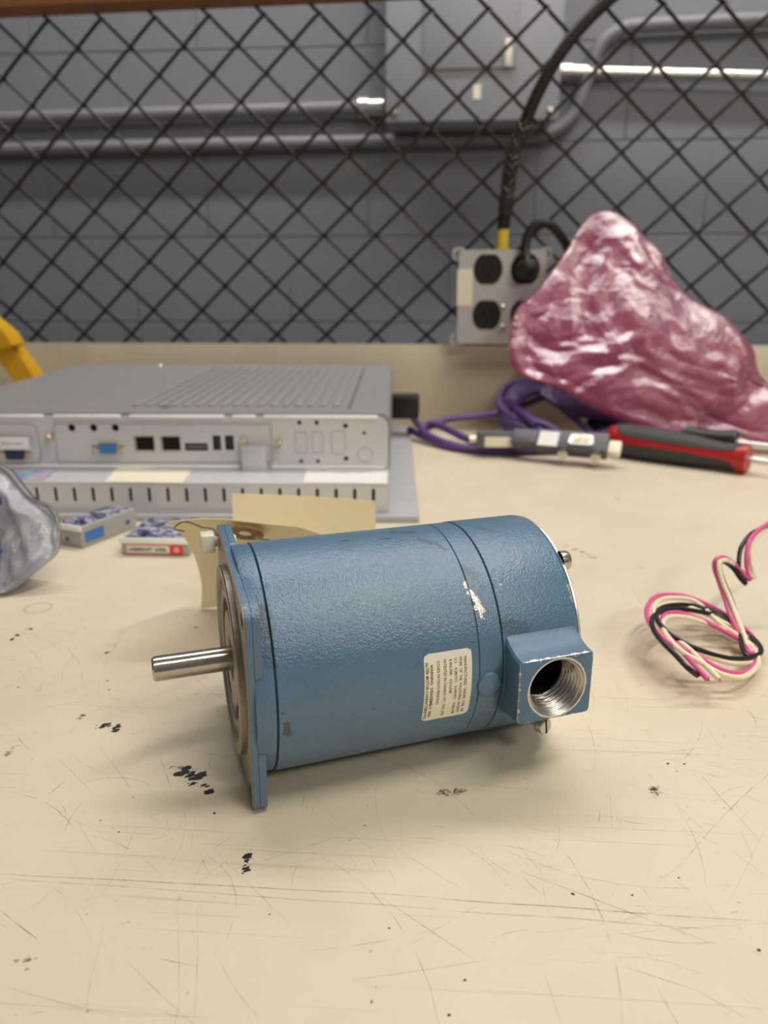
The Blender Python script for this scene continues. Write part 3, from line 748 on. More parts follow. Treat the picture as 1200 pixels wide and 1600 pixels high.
cut = fin(cb, 'cutter', M['dark']); cut.parent = mot
md = bell.modifiers.new('bore', 'BOOLEAN'); md.object = cut; md.operation = 'DIFFERENCE'; md.solver = 'EXACT'
bpy.context.view_layer.update()
nm_ = bpy.data.meshes.new_from_object(bell.evaluated_get(bpy.context.evaluated_depsgraph_get()))
bell.modifiers.clear(); bell.data = nm_; bell.data.name = 'rear_bell'; bpy.data.objects.remove(cut)
# plug button on the band
t_ = R(-4.7); nrm = Vector((0, -math.cos(t_), math.sin(t_)))
lathe('plug_button', [(-.0012, .0049), (.0004, .0049), (.0009, .0046), (.0013, .0036), (.00155, .0018), (.0016, 0)], M['paint'], mot, Vector((.0884, 0, HC)) + nrm * .0441, nrm, 36)
# sticker wrapped on the housing
def cylp(a, ang, r): return Vector((a, -math.cos(ang) * r, HC + math.sin(ang) * r))
SA0, SA1 = .0625, .0812; ST = R(15.6); RS = .04412; SLEN = R(37.2) * RS
def sfun(x, s, r=RS + .00008):     # x across (along the axis), s: distance down from the upper edge
    return cylp(SA0 + x, ST - s / RS, r)
bm = bmesh.new(); SW = SA1 - SA0
def sticker_grid(bm, x0, x1, s0, s1, rad, r):
    nx, ns = 20, 40
    g = []
    for j in range(ns + 1):
        s = s0 + (s1 - s0) * j / ns; e = min(s - s0, s1 - s); inset = rad - math.sqrt(max(0, rad * rad - (rad - e) ** 2)) if e < rad else 0
        g.append([bm.verts.new(sfun(x0 + inset + (x1 - x0 - 2 * inset) * i / nx, s, r)) for i in range(nx + 1)])
    for A, B in zip(g, g[1:]):
        for i in range(nx): bm.faces.new((A[i], A[i + 1], B[i + 1], B[i]))
sticker_grid(bm, 0, SW, 0, SLEN, .0018, RS + .00007)
stk = fin(bm, 'sticker', M['cream_label'], mot); stk['label'] = 'cream patent and warning sticker'
bm = bmesh.new(); sticker_grid(bm, .0003, SW - .0003, .0002, .0021, .0015, RS + .00010); fin(bm, 'sticker_upper_strip', M['label'], stk)  # whiter strip along the sticker's upper edge
bms = []
LINES = [('MANUFACTURED  UNDER  ONE  OR', .858, 2.9, 27.0, 0), ('MORE  OF  THE  FOLLOWING  PATENTS', .758, 2.9, 26.8, 0), ('U.S.   4,280,917;   4,349,957;   4,366,398', .655, 3.0, 26.9, 0),
         ('4,406,958;   4,516,048', .548, 3.0, 16.6, 0), ('PATENTED IN CANADA 1971, 1972, 1974', .428, 2.9, 27.0, 0), ('OTHER PATENTS PENDING', .288, 2.9, 20.6, 0),
         ('WARNING:  DISASSEMBLY  WILL', .150, 4.0, 26.9, .012), ('ALTER MOTOR CHARACTERISTICS', .055, 3.0, 27.3, .012)]
for txt, fx, s0, s1, bold in LINES:
    xx = fx * SW; s0 *= .001 * SLEN / .0286; s1 *= .001 * SLEN / .0286
    bms.append(text_mesh(txt, lambda u, v, xx=xx, s0=s0: sfun(xx - .0005 + v, s0 + u, RS + .00014), None, width=s1 - s0, height=.00112, bold=bold))
fin(join_bms(bms), 'lettering', M['ink'], stk, recalc=False)
# nylon cable-tie head fastened through the far upper lug hole
tp = fset(-34.8, 34.8, -0.2)
tie = empty('cable_tie', (0, 0, 0), 0, 'small white nylon tie head fastened through the upper corner hole of the flange', 'cable tie')
MW = Matrix.Translation((MC[0], MC[1], 0)) @ Matrix.Rotation(AL, 4, 'Z'); tpw = MW @ tp
tie.location = tpw; tie.rotation_euler = (0, 0, AL)
box('head', (-.0072, -.0036, -.0040), (-.0014, .0036, .0040), M['nylon'], tie, .0009, 3)
lathe('stem', [(-.0016, .0022), (.0070, .0022), (.0075, .0015), (.0076, 0)], M['nylon'], tie, (0, 0, 0), (1, 0, 0), 16)
box('strap', (-.0066, .0030, -.0012), (-.0054, .0052, .0034), M['nylon'], tie, .0003)

# ================================================================== manila tags
def sheet(name, rows, mat, parent=None, thick=.00035, nx=14, sub=6):
    """rows: list of lists of 3-D points, spline-interpolated both ways"""
    cols = [catmull(r, nx) for r in rows]; m = len(cols[0])
    grid = [catmull([c[i] for c in cols], sub) for i in range(m)]
    bm = bmesh.new(); V = [[bm.verts.new(p) for p in g] for g in grid]
    for A, B in zip(V, V[1:]):
        for k in range(len(A) - 1): bm.faces.new((A[k], A[k + 1], B[k + 1], B[k]))
    bmesh.ops.recalc_face_normals(bm, faces=bm.faces)
    bmesh.ops.solidify(bm, geom=bm.faces[:], thickness=thick)
    return fin(bm, name, mat, parent, 60)
tg = empty('paper_tag', pz(345, 965), 0, 'curled manila paper tag with reinforced hole hanging behind the motor flange', 'tag')
to = pz(345, 965)
ty = [(.388, .0004), (.387, .015), (.383, .029), (.375, .0425), (.366, .0530), (.358, .0605), (.350, .0668)]
def tagx(x, y, Y): return pY(x, y, Y).x
LX = [tagx(*p) for p in ((315, 962, .388), (316, 924, .387), (310, 893, .383), (300, 867, .375), (288, 846, .366), (274, 833, .358), (264, 821, .350))]
RX = [tagx(*p) for p in ((450, 962, .388), (455, 924, .387), (465, 893, .383), (485, 867, .375), (505, 846, .366), (500, 835, .358), (468, 822, .350))]
rows = []
for (Y, z), x0, x1 in zip(ty, LX, RX): rows.append([Vector((x0 + (x1 - x0) * t, Y + .0025 * math.sin(t * 3.1), z + .0015 * math.sin(t * 5))) - to for t in (0, .33, .66, 1)])
sheet('card', rows, M['manila'], tg)
rc = pY(383, 833, .3562) - to
rg = lathe('reinforcement_ring', [(-.0001, .0034), (-.0001, .0100), (.0004, .0100), (.0004, .0034)], M['brown_ring'], tg, rc, (0, -.62, -.78), 36)
lathe('hole', [(0, .0034), (.0003, .0034), (.0003, 0)], M['cream_label'], tg, rc, (0, -.62, -.78), 24)  # cream disc painted as the lit background showing through the opening
wz = .0615
tw = [MW @ fset(-34.8, 34.8, 6), q(372, 838, .33), q(392, 840, .350), q(440, 847, .352), q(500, 858, .352)]
tw2 = [MW @ fset(-34.8, 34.8, -1), q(335, 828, .31), q(316, 824, .34), q(298, 817, .35), q(284, 816, .352), q(272, 826, .348), q(288, 830, .345)]
tf = empty('tie_wire', tw[0], 0, 'thin grey wire tying the manila tag to the motor flange', 'wire')
tube('strand', [p - tw[0] for p in tw], .00045, M['tie'], tf, 6, 8); tube('strand', [p - tw[0] for p in tw2], .0004, M['tie'], tf, 6, 8)
c1 = pY(360, 774, .452); c2 = pY(586, 786, .452)
cdz = empty('paper_card', (c1.x, .452, 0), 0, 'plain manila card standing upright between the motor and the computer', 'card')
rows = [[Vector((c1.x + (c2.x - c1.x) * t, .452 + .003 * math.sin(t * 3.0) + .004 * s, (c1.z + (c2.z - c1.z) * t) * s + .0003)) - Vector((c1.x, .452, 0)) for t in (0, .33, .66, 1)] for s in (0, .5, 1)]
sheet('card', rows, M['manila'], cdz)

# ================================================================== panel computer lying face down
PO = Vector((-.0106, .572, 0)); PA = R(3.0)
pc = empty('panel_computer', PO, PA, 'grey industrial panel computer lying face down with its connector side facing forward', 'computer')
RI = Matrix.Rotation(-PA, 3, 'Z'); NF = Matrix.Rotation(PA, 3, 'Z') @ Vector((0, 1, 0))
def pcw(x, y, ly):       # pixel -> local (x, z) on the vertical plane at local depth ly
    P0 = PO + NF * ly; w = RI @ (hit(x, y, P0, NF) - PO); return w.x, w.z
def pct(x, y, z): w = RI @ (pz(x, y, z) - PO); return w.x, w.y
PWL = -.47
box('bezel', (PWL - .01, 0, .0), (0, .475, .0055), M['pc'], pc, .0012)
LY, UY = .012, .068
x1, zt = pcw(607, 757, LY); xu, zu = pcw(609, 648, UY); zt = .0295
# lower chassis front wall with real ventilation slots
slots = []; sx = []
for k in range(21):
    xx, _ = pcw(583.5 - 29.15 * k, 778, LY)
    if xx < PWL + .02: break
    sx.append(xx)
fo2 = lambda u, v, t: Vector((u, t, v))
sh = [rpoly(rect(x - .0014, .0135, x + .0014, .0262), .0013, 3) for x in sx]
low = prism('lower_chassis', rect(PWL, .0056, x1, zt - .0003), sh, LY, LY + .0016, fo2, M['pc_light'], pc)
box('chassis_tray', (PWL, LY + .004, .0056), (x1, .46, zt - .001), M['pc'], low, .0005)
box('slot_shade_sheet', (PWL + .002, LY + .0018, .006), (x1 - .002, LY + .0036, zt - .002), M['dark'], low)  # near-black sheet standing in for the shade behind the vent slots
box('chassis_shelf', (PWL, LY + .0002, zt - .0003), (x1, UY + .01, zt + .0010), M['pc_light'], low, .0004)
# upper chassis
ZB = zt + .0012; _, zu0 = pcw(400, 646, UY)
ROOF = R(1.6); UD = .385
def roofz(y): return zu0 - .0005 + (y - UY) * math.tan(ROOF)
bm = bmesh.new()
prof = [(PWL, ZB), (xu, ZB), (xu, zu0), (PWL, zu0)]
pr = rpoly(prof, [0, .001, .008, .004], 6)
ly0 = [bm.verts.new((p.x, UY + .002, p.y)) for p in pr]; ly1 = [bm.verts.new((p.x, UY + .002 + UD, p.y + UD * math.tan(ROOF) * (1 if p.y > .05 else 0))) for p in pr]
n_ = len(pr)
for i in range(n_): bm.faces.new((ly0[i], ly0[(i + 1) % n_], ly1[(i + 1) % n_], ly1[i]))
bm.faces.new(ly0); bm.faces.new(ly1[::-1])
upc = fin(bm, 'upper_chassis', M['pc_top'], pc, 40)
fpl = [Vector((p.x * 1 - (.0012 if p.x > -.2 else 0), min(p.y, zu0 - .0022))) for p in rpoly([(PWL, ZB), (xu - .0004, ZB), (xu - .0004, zu0 - .0022), (PWL, zu0 - .0022)], [0, .001, .009, .003], 6)]
def U(x, y): return pcw(x, y, UY)
def loopc(x, y, r, n=20): a, b = U(x, y); return circ(a, b, r, n)
holes_f = [loopc(113, 668, .0034), loopc(147, 668, .0034), loopc(181, 668, .0034), loopc(468, 660, .0020), loopc(495, 660, .0020), loopc(540, 665, .0022), loopc(471, 720, .0018), loopc(497, 720, .0018), loopc(541, 716, .0022), loopc(569, 676, .0016)]
def rloop(x0, y0, x1_, y1_, r=.0004): a = U(x0, y1_); b = U(x1_, y0); return rpoly(rect(a[0], a[1], b[0], b[1]), r, 3)
holes_f += [rloop(214, 682, 241, 703), rloop(255, 682, 281, 703), rloop(290, 692, 325, 704), rloop(334, 680, 345, 703), rloop(353, 680, 365, 703)]
fpa = prism('face_plate', fpl, holes_f, UY - .0016, UY, fo2, M['pc_light'], pc)
box('port_shade_sheet', (PWL + .003, UY + .0002, ZB + .002), (xu - .003, UY + .0019, zu0 - .006), M['dark'], fpa)  # black sheet that gives the port openings their inner shade
# inset port panel outline and knock-outs (thin raised and recessed lines)
def frame2(name, outer, w, t0, t1, mat, par):
    c = sum((Vector(p).to_2d() for p in outer), Vector((0, 0))) / len(outer)
    inner = []
    n = len(outer)
    for i in range(n):
        a, b, d = Vector(outer[i - 1]).to_2d(), Vector(outer[i]).to_2d(), Vector(outer[(i + 1) % n]).to_2d()
        tn = (d - a).normalized(); nn = Vector((-tn.y, tn.x))
        if nn.dot(c - b) < 0: nn = -nn
        inner.append(b + nn * w)
    return prism(name, [Vector(p).to_2d() for p in outer], [inner], t0, t1, fo2, mat, par)
frame2('port_panel_rim', rloop(92, 660, 425, 722, .003), .0012, UY - .0024, UY - .0015, M['pc'], fpa)
frame2('knockout', rloop(462, 674, 480, 707, .0012), .0007, UY - .0020, UY - .0015, M['pc'], fpa)
frame2('knockout', rloop(488, 674, 505, 707, .0012), .0007, UY - .0020, UY - .0015, M['pc'], fpa)
frame2('knockout', rloop(518, 672, 540, 710, .004), .0007, UY - .0020, UY - .0015, M['pc'], fpa)
frame2('knockout', loopc(571, 710, .0072, 28), .0007, UY - .0020, UY - .0015, M['pc'], fpa)
frame2('blank_cover', rloop(-60, 660, 60, 724, .008), .0012, UY - .0022, UY - .0015, M['pc'], fpa)
for x0, x1_ in ((-150, -10), (-2, 67), (84, 188), (203, 350), (363, 399), (412, 590)):
    a_ = U(x0, 650); b_ = U(x1_, 642); box('edge_lip_highlight', (a_[0], UY - .0032, zu0 - .0042), (b_[0], UY + .0005, zu0 - .0012), M['lip'], upc, .0008)  # bright strips paint the broken highlight along the top front edge
for x0, x1_ in ((-40, 378), (425, 600)):
    a_ = U(x0, 727); b_ = U(x1_, 727); box('lower_lip', (a_[0], UY - .0036, ZB + .0002), (b_[0], UY + .0004, ZB + .0028), M['lip'], fpa, .0007)
# ports
def vga(x, y, mat, w=.0085, h=.0042, ly=UY):
    cx, cz = pcw(x, y, ly)
    sh_ = rpoly([(cx - w - .001, cz + h), (cx + w + .001, cz + h), (cx + w - .0008, cz - h), (cx - w + .0008, cz - h)], .0018, 4)
    p = prism('d_sub_port', sh_, [], ly - .0052, ly - .0012, fo2, M['gold'], fpa)
    s2 = rpoly([(cx - w + .0002, cz + h - .0010), (cx + w - .0002, cz + h - .0010), (cx + w - .0018, cz - h + .0009), (cx - w + .0018, cz - h + .0009)], .0014, 4)
    prism('insert', s2, [], ly - .0062, ly - .0050, fo2, mat, p)
    for s in (-1, 1): lathe('jack_screw', [(0, .0027), (.0042, .0027), (.0046, .002), (.0046, 0)], M['gold'], p, (cx + s * .0125, ly - .0012, cz), (0, -1, 0), 6)
vga(172, 699, M['blue_plastic'], .0088, .0056)
vga(28, 708, M['navy'], .0098, .0060)
a_, b_ = pcw(281, 704, UY); 
for x0 in (214, 255):
    a0 = U(x0, 703); b0 = U(x0 + 26.5, 682)
    frame2('ethernet_port', [Vector(p) for p in rect(a0[0] - .0007, a0[1] - .0005, b0[0] + .0007, b0[1] + .0007)], .0009, UY - .0024, UY - .0012, M['gold'], fpa)
a0 = U(292, 701); b0 = U(323, 695); box('port_tongue', (a0[0], UY - .001, a0[1]), (b0[0], UY + .0006, b0[1]), M['hood'], fpa)
for x0 in (338, 357): a0 = U(x0, 701); b0 = U(x0 + 4, 682); box('port_tongue', (a0[0], UY - .0012, a0[1]), (b0[0], UY + .0006, b0[1]), M['ink'], fpa)
for x, y, r in ((81, 682, .0036), (437, 692, .0034), (383, 689, .0036)):
    a0 = U(x, y); lathe('thumb_screw', [(0, r), (.007, r), (.008, r * .8), (.008, r * .3), (.0076, 0)], M['gold'], fpa, (a0[0], UY - .0014, a0[1]), (0, -1, 0), 20)
a0 = U(382, 731); b0 = U(418, 694)
brk = box('bracket', (a0[0], UY - .010, a0[1] - .002), (b0[0], UY - .0088, b0[1]), M['pc_light'], fpa, .0004)
# paper tag over the left port
a0 = U(-30, 700); b0 = U(50, 681)
wtg = box('port_label', (a0[0], UY - .0075, a0[1]), (b0[0], UY - .0068, b0[1]), M['label'], fpa, .0002)
t0_ = U(10, 692)
fin(text_mesh('Ethernet', lambda u, v: Vector((t0_[0] + u, UY - .0078, t0_[1] + v)), None, width=U(41, 692)[0] - t0_[0], height=.0022), 'lettering', M['ink_grey'], wtg, recalc=False)
# stickers on the lower shelf
def shelf_quad(name, pts, mat, z, par):
    bm = bmesh.new(); vs = [bm.verts.new((*pct(x, y, z), z)) for x, y in pts]; f = bm.faces.new(vs)
    r = bmesh.ops.extrude_face_region(bm, geom=[f])
    for v in r['geom']:
        if isinstance(v, bmesh.types.BMVert): v.co.z += .0002
    return fin(bm, name, mat, par)
zs = zt + .0012
shelf_quad('sticker', [(163, 753), (285, 755), (301, 734), (183, 731)], M['cream_label'], zs, low)
ws = shelf_quad('sticker', [(474, 754), (604, 756), (606, 735), (480, 733)], M['label'], zs, low)
shelf_quad('sticker', [(32, 751), (68, 751), (88, 734), (20, 733)], M['foil'], zs, low)
for x, y, wd_ in ((486, 736, 26), (520, 738, 60)):
    p0 = pct(x, y, zs); p1 = pct(x + wd_, y, zs)
    fin(text_mesh('CLASS I DIV 2' if wd_ > 40 else 'III FCC', lambda u, v, p0=p0: Vector((p0[0] + u, p0[1] - .002 + v * 1.6, zs + .0005)), None, width=p1[0] - p0[0], height=.0026), 'lettering', M['ink_grey'], ws, recalc=False)
# ribs in the roof
x_a = RI @ (pz(205, 640, .080) - PO)
rb = bmesh.new()
Lr = UD * .80
add_box(rb, (-.0034, 0, 0), (.0030, Lr, .0020), .0009, 2)
r0 = fin(rb, 'rib', M['pc_top'], upc)
xs_end = pcw(520, 641, UY)[0]; xs_beg = pcw(190, 641, UY)[0]; nr = 17
for k in range(nr):
    o = r0 if k == 0 else r0.copy()
    if k: COL.objects.link(o); o.parent = upc
    yy = UY + .035; o.location = (xs_beg + (xs_end - xs_beg) * k / (nr - 1), yy, roofz(yy) + .0002); o.rotation_euler = (ROOF, 0, 0)
box('seam', (xs_end + .012, UY + .02, roofz(UY + .02)), (xs_end + .0145, UY + .03, roofz(UY + .02) + .0006), M['hood'], upc)
s_o = box('groove', (-.0012, 0, 0), (.0012, Lr + .02, .0005), M['hood'], upc); s_o.location = (xs_end + .013, UY + .03, roofz(UY + .03) + .0003); s_o.rotation_euler = (ROOF, 0, 0)
for x, y in ((264, 571), (259, 637)):
    w = pct(x, y, .088 if y < 600 else .0815)
    lathe('cover_screw', [(0, .0035), (.001, .0035), (.0022, .0022), (.0024, 0)], M['gold'] if y < 600 else M['hood'], upc, (w[0], min(w[1], UY + UD - .01), roofz(min(w[1], UY + UD - .01))), (0, 0, 1), 14)
# black plug on the right side of the computer (part of the purple cable)

# ================================================================== purple cable, connectors
def cable_path():
    P = []
    sx_, sz_ = 0, 0
    P += [Vector((-.050, .955, .045)), Vector((-.035, .945, .042)), q(660, 668, .94), q(700, 655, .95), q(745, 650, .96), q(800, 640, .97)]
    rnd = random.Random(3)
    for k in range(8):      # coil, loops lie tilted against each other
        dy = (k - 3.5) * 3.6; j = lambda: rnd.uniform(-8, 8)
        P += [q(880 + j(), 628 + dy * 1.0, 1.02 - .01 * k), q(955 + j(), 645 + dy, .99 - .01 * k), q(965 + j(), 668 + dy * .5, .93 - .008 * k), q(900 + j(), 690 + dy * .4, .90 - .006 * k),
              q(830 + j(), 680 + dy, .91 - .004 * k), q(790 + j(), 650 + dy, .96), q(800 + j(), 618 + dy, 1.0 - .006 * k), q(840 + j(), 603 + dy * .8, 1.03 - .006 * k)]
    P += [q(880, 640, .97), q(930, 690, .88), q(860, 712, .86), q(790, 716, .855), q(730, 708, .865), q(690, 690, .89), q(660, 672, .925), q(680, 663, .93), q(740, 690, .87), q(765, 688, .872)]
    return P
P = cable_path()
for p in P: p.z = max(p.z, .0062)
cab_o = empty('purple_cable', P[0], 0, 'purple jacketed cable coiled in loops between the computer and the pink bag', 'cable')
P0 = P[0].copy()
tube('jacket', [p - P0 for p in P], .0047, M['purple'], cab_o, 10, 7)
bm = bmesh.new(); add_box(bm, (-.012, -.020, -.016), (.030, .018, .014), .003, 2); pb = fin(bm, 'connector_hood', M['black'], cab_o)
# second strand of the cable leading to the other plug
P2 = [q(640, 672, .955), q(680, 690, .90), q(720, 708, .866), q(780, 718, .85), q(840, 706, .862), q(880, 690, .88), q(860, 668, .90), q(820, 652, .925), q(808, 640, .94), q(822, 650, .915), q(838, 664, .89)]
for p in P2: p.z = max(p.z, .0056)
cab2 = empty('purple_cable', P2[0], 0, 'second purple cable sweeping along the front of the coil to the silver connector', 'cable')
tube('jacket', [p - P2[0] for p in P2], .0050, M['purple'], cab2, 10, 7)
def dsub(name, center, rx, tilt, label, kind):
    t = empty(name, center, rx, label, 'connector'); t.rotation_euler = (tilt, 0, rx)
    if kind == 0:
        box('hood', (-.026, -.009, -.009), (.026, .011, .009), M['hood'], t, .002)
        lb = box('label', (-.017, -.0097, -.007), (.017, -.0089, .005), M['cream_label'], t, .0002)
        for s in (-1, 1): lathe('thumb_screw', [(0, .0045), (.008, .0045), (.0085, .003), (.0085, 0)], M['gold'], t, (s * .0262, 0, 0), (s, 0, 0), 14)
    else:
        box('hood', (-.062, -.010, -.009), (-.032, .010, .009), M['hood'], t, .003)
        box('shell', (-.033, -.013, -.009), (.046, .012, .008), M['hood'], t, .0015)
        box('label', (-.030, -.012, .0078), (-.008, .008, .0084), M['label'], t)
        for s, x in ((0, .000), (1, .036)): lathe('thumb_screw', [(0, .0055), (.010, .0055), (.011, .004), (.011, 0)], M['screw'], t, (x, -.012, .000), (0, -1, .7), 14)
        sh_ = rpoly([(.004, -.0095), (.032, -.0095), (.030, .004), (.006, .004)], .003, 4)
        pr_ = prism('socket_shell', sh_, [], .0070, .0125, lambda u, v, w: Vector((u, v, w)), M['silver'], t)
        prism('socket_face', rpoly([(.008, -.0070), (.028, -.0070), (.026, .0018), (.010, .0018)], .002, 4), [], .0124, .0132, lambda u, v, w: Vector((u, v, w)), M['gold'], t)
        box('clip', (.046, -.011, -.006), (.060, .006, .004), M['cream_label'], t, .002)
    return t
dsub('serial_connector', pY(779, 687, .845) , R(1), 0, 'grey serial plug with a cream label lying in front of the purple coil', 0)
t1 = dsub('serial_connector', pY(885, 692, .815), R(-21), R(42), 'silver faced serial plug lying angled between the purple coil and red screwdriver', 1)

# ================================================================== screwdrivers
def driver(name, A, B, r, label, mats, shaft_len, rot=0.0):
    A = Vector(A); B = Vector(B); L = (B - A).length; t = empty(name, A, 0, label, 'screwdriver')
    t.rotation_euler = (B - A).to_track_quat('X', 'Z').to_euler()
    prof = [(0, 0), (.001, r * .45), (.006, r * .80), (.016, r * 1.0), (L * .35, r * 1.05), (L * .62, r * .92), (L * .80, r * .74), (L * .90, r * .74), (L * .97, r * .86), (L, r * .80), (L + .001, 0)]
    h = lathe('handle', prof, mats[0], t, n=40)
    if mats[1] is not mats[0]:
        for sgn in (0, 1, 2):           # raised charcoal grip panels
            a0 = sgn * 2 * math.pi / 3 + rot
            bm = bmesh.new(); g = []
            for i in range(25):
                u = i / 24; a = .014 + (L * .955 - .014) * u
                import bisect
                for (pa, ra), (pb_, rb_) in zip(prof, prof[1:]):
                    if pa <= a <= pb_: rr = ra + (rb_ - ra) * (a - pa) / max(1e-9, pb_ - pa); break
                wdt = .84 * math.sqrt(max(0, 1 - (2 * u - 1) ** 6)) * (1 if u < .7 else .9)
                g.append([bm.verts.new((a, math.cos(a0 + wdt * v) * (rr + .0009), math.sin(a0 + wdt * v) * (rr + .0009))) for v in (-1, -.75, -.5, -.25, 0, .25, .5, .75, 1)])
            for X, Y_ in zip(g, g[1:]):
                for k in range(8): bm.faces.new((X[k], X[k + 1], Y_[k + 1], Y_[k]))
            bmesh.ops.recalc_face_normals(bm, faces=bm.faces); bmesh.ops.solidify(bm, geom=bm.faces[:], thickness=.0012)
            fin(bm, 'grip_panel', mats[1], t)
    lathe('blade', [(0, .0034), (shaft_len, .0034), (shaft_len + .001, .003), (shaft_len + .001, 0)], M['silver'], t, (L, 0, 0), (1, 0, 0), 20)
    return t
A_ = pY(946, 690, .872); B_ = pY(1170, 716, .772)
A_.z = .0198; B_.z = .0160
driver('screwdriver', A_, B_, .0185, 'red handled screwdriver with charcoal grip lying right of the purple cable', (M['red'], M['grip']), .12, R(108))
A2 = pY(915, 668, .955); A2.z = .0190; B2 = pY(1150, 700, .865); B2.z = .0165
driver('screwdriver', A2, B2, .0180, 'black handled screwdriver lying behind the red one under the pink bag', (M['black'], M['black']), .12)

# ================================================================== crumpled bags
def bag(name, outline, depthf, thick, center, mat, parent, amp, seed, nr=46, na=150, base_z=.003, closed=True):
    """a pillow of film: outline in pixels with depthf(x, y) -> Y of its middle; front and back walls bulge by thick"""
    O = [Vector((x, y)) for x, y in outline]
    O = [p.to_2d() for p in catmull([Vector((p.x, p.y, 0)) for p in O], 6, True)]
    # even resample
    Ls_ = [0]
    for i in range(len(O)): Ls_.append(Ls_[-1] + (O[(i + 1) % len(O)] - O[i]).length)
    out = []
    for k in range(na):
        s = Ls_[-1] * k / na; i = max(j for j in range(len(Ls_)) if Ls_[j] <= s); i = min(i, len(O) - 1)
        t = (s - Ls_[i]) / max(1e-9, Ls_[i + 1] - Ls_[i]); out.append(O[i].lerp(O[(i + 1) % len(O)], t))
    C = Vector(center); bm = bmesh.new()
    def lat(i, j, o): return noise.cell(Vector((i + .5, j + .5, o + seed + .5))) * 2 - 1
    def tri(u, v, o):          # linear interpolation over a triangle lattice: flat facets meeting in sharp creases
        i, j = math.floor(u), math.floor(v); fu, fv = u - i, v - j
        if fu + fv < 1: return lat(i, j, o) * (1 - fu - fv) + lat(i + 1, j, o) * fu + lat(i, j + 1, o) * fv
        return lat(i + 1, j + 1, o) * (fu + fv - 1) + lat(i, j + 1, o) * (1 - fu) + lat(i + 1, j, o) * (1 - fv)
    def crease(p, sc_):
        w = Vector((noise.noise(p * sc_ * .6), noise.noise(p * sc_ * .6 + Vector((7, 3, 1))))) * .9
        u, v = p.x * sc_ + w.x, p.y * sc_ + w.y
        h = tri(u + v * .3, v * .7 - u * .4, 3) + .5 * tri(u * 1.7 - v * 1.2, v * 2.1 + u, 11) + .26 * tri(u * 3.6 + v, v * 4.1 - u * 2, 23)
        return h * .75
    sides = []
    for sd in (1, -1):
        rings = []
        for j in range(nr + 1):
            t = j / nr; ring = []
            for k in range(na):
                if j == 0 and k: continue
                px2 = C.lerp(out[k], t); P_ = pY(px2.x, px2.y, depthf(px2.x, px2.y))
                bul = thick * (1 - t ** 2.4) ** .55
                cr_ = crease(Vector((P_.x, P_.z, sd * .3)), amp[1]) * amp[0] * (min(1, (1 - t) * 5 + .15))
                sk = noise.noise(Vector((P_.x * 30, sd, P_.z * 30))) * amp[0] * .25
                P_ = P_ + Vector((sk, -sd * (bul + cr_) * 1.0 + (0), (bul * .0)))
                P_.z = max(P_.z, base_z + .001 * noise.noise(P_ * 50)); ring.append(bm.verts.new(P_))
            rings.append(ring)
        sides.append(rings)
        for A, B in zip(rings, rings[1:]):
            for k in range(na):
                k2 = (k + 1) % na
                if len(A) == 1: bm.faces.new((A[0], B[k], B[k2]))
                else: bm.faces.new((A[k], B[k], B[k2], A[k2]))
    A, B = sides[0][-1], sides[1][-1]
    for k in range(na):
        try: bm.faces.new((A[k], A[(k + 1) % na], B[(k + 1) % na], B[k]))
        except ValueError: pass
    bmesh.ops.remove_doubles(bm, verts=bm.verts, dist=.0002)
    return bm
def pink_depth(x, y): return .880 + max(0, min(1, (690 - y) / 362)) * .165
pk = [(945, 329), (966, 334), (990, 350), (1006, 368), (1032, 392), (1046, 428), (1075, 462), (1100, 478), (1128, 492), (1158, 520), (1178, 548), (1186, 585), (1215, 610), (1290, 640), (1300, 690), (1240, 702), (1190, 694), (1150, 682),
      (1110, 680), (1050, 678), (1000, 668), (950, 650), (915, 632), (880, 612), (845, 598), (812, 586), (798, 565), (796, 535), (800, 500), (812, 478), (838, 455), (862, 425), (884, 392), (905, 358), (925, 336)]
bmk = bag('bag', pk, pink_depth, .032, (985, 545), None, None, (.0085, 17), 11, nr=84, na=250)
org = Vector((.24, .90, .003))
pbg = empty('pink_bag', org, 0, 'crumpled pink antistatic plastic bag standing against the upstand at right', 'bag')
bmesh.ops.translate(bmk, verts=bmk.verts, vec=-org); fin(bmk, 'film', M['pinkbag'], pbg, 180)
# something soft inside the bag, seen faintly through the film
ins = bmesh.new(); bmesh.ops.create_icosphere(ins, subdivisions=4, radius=1)
for v in ins.verts:
    n_ = noise.noise(v.co * 2.2) * .22; v.co = Vector((v.co.x * .06 * (1 + n_), v.co.y * .013 * (1 + n_), v.co.z * .04 * (1 + n_)))
M['foam'] = simple('pink_foam_wrap', (188, 96, 122), .7, bump=.3)
io = fin(ins, 'wrapped_part', M['foam'], pbg, 180); ic = pY(1010, 560, .945); io.location = ic - org
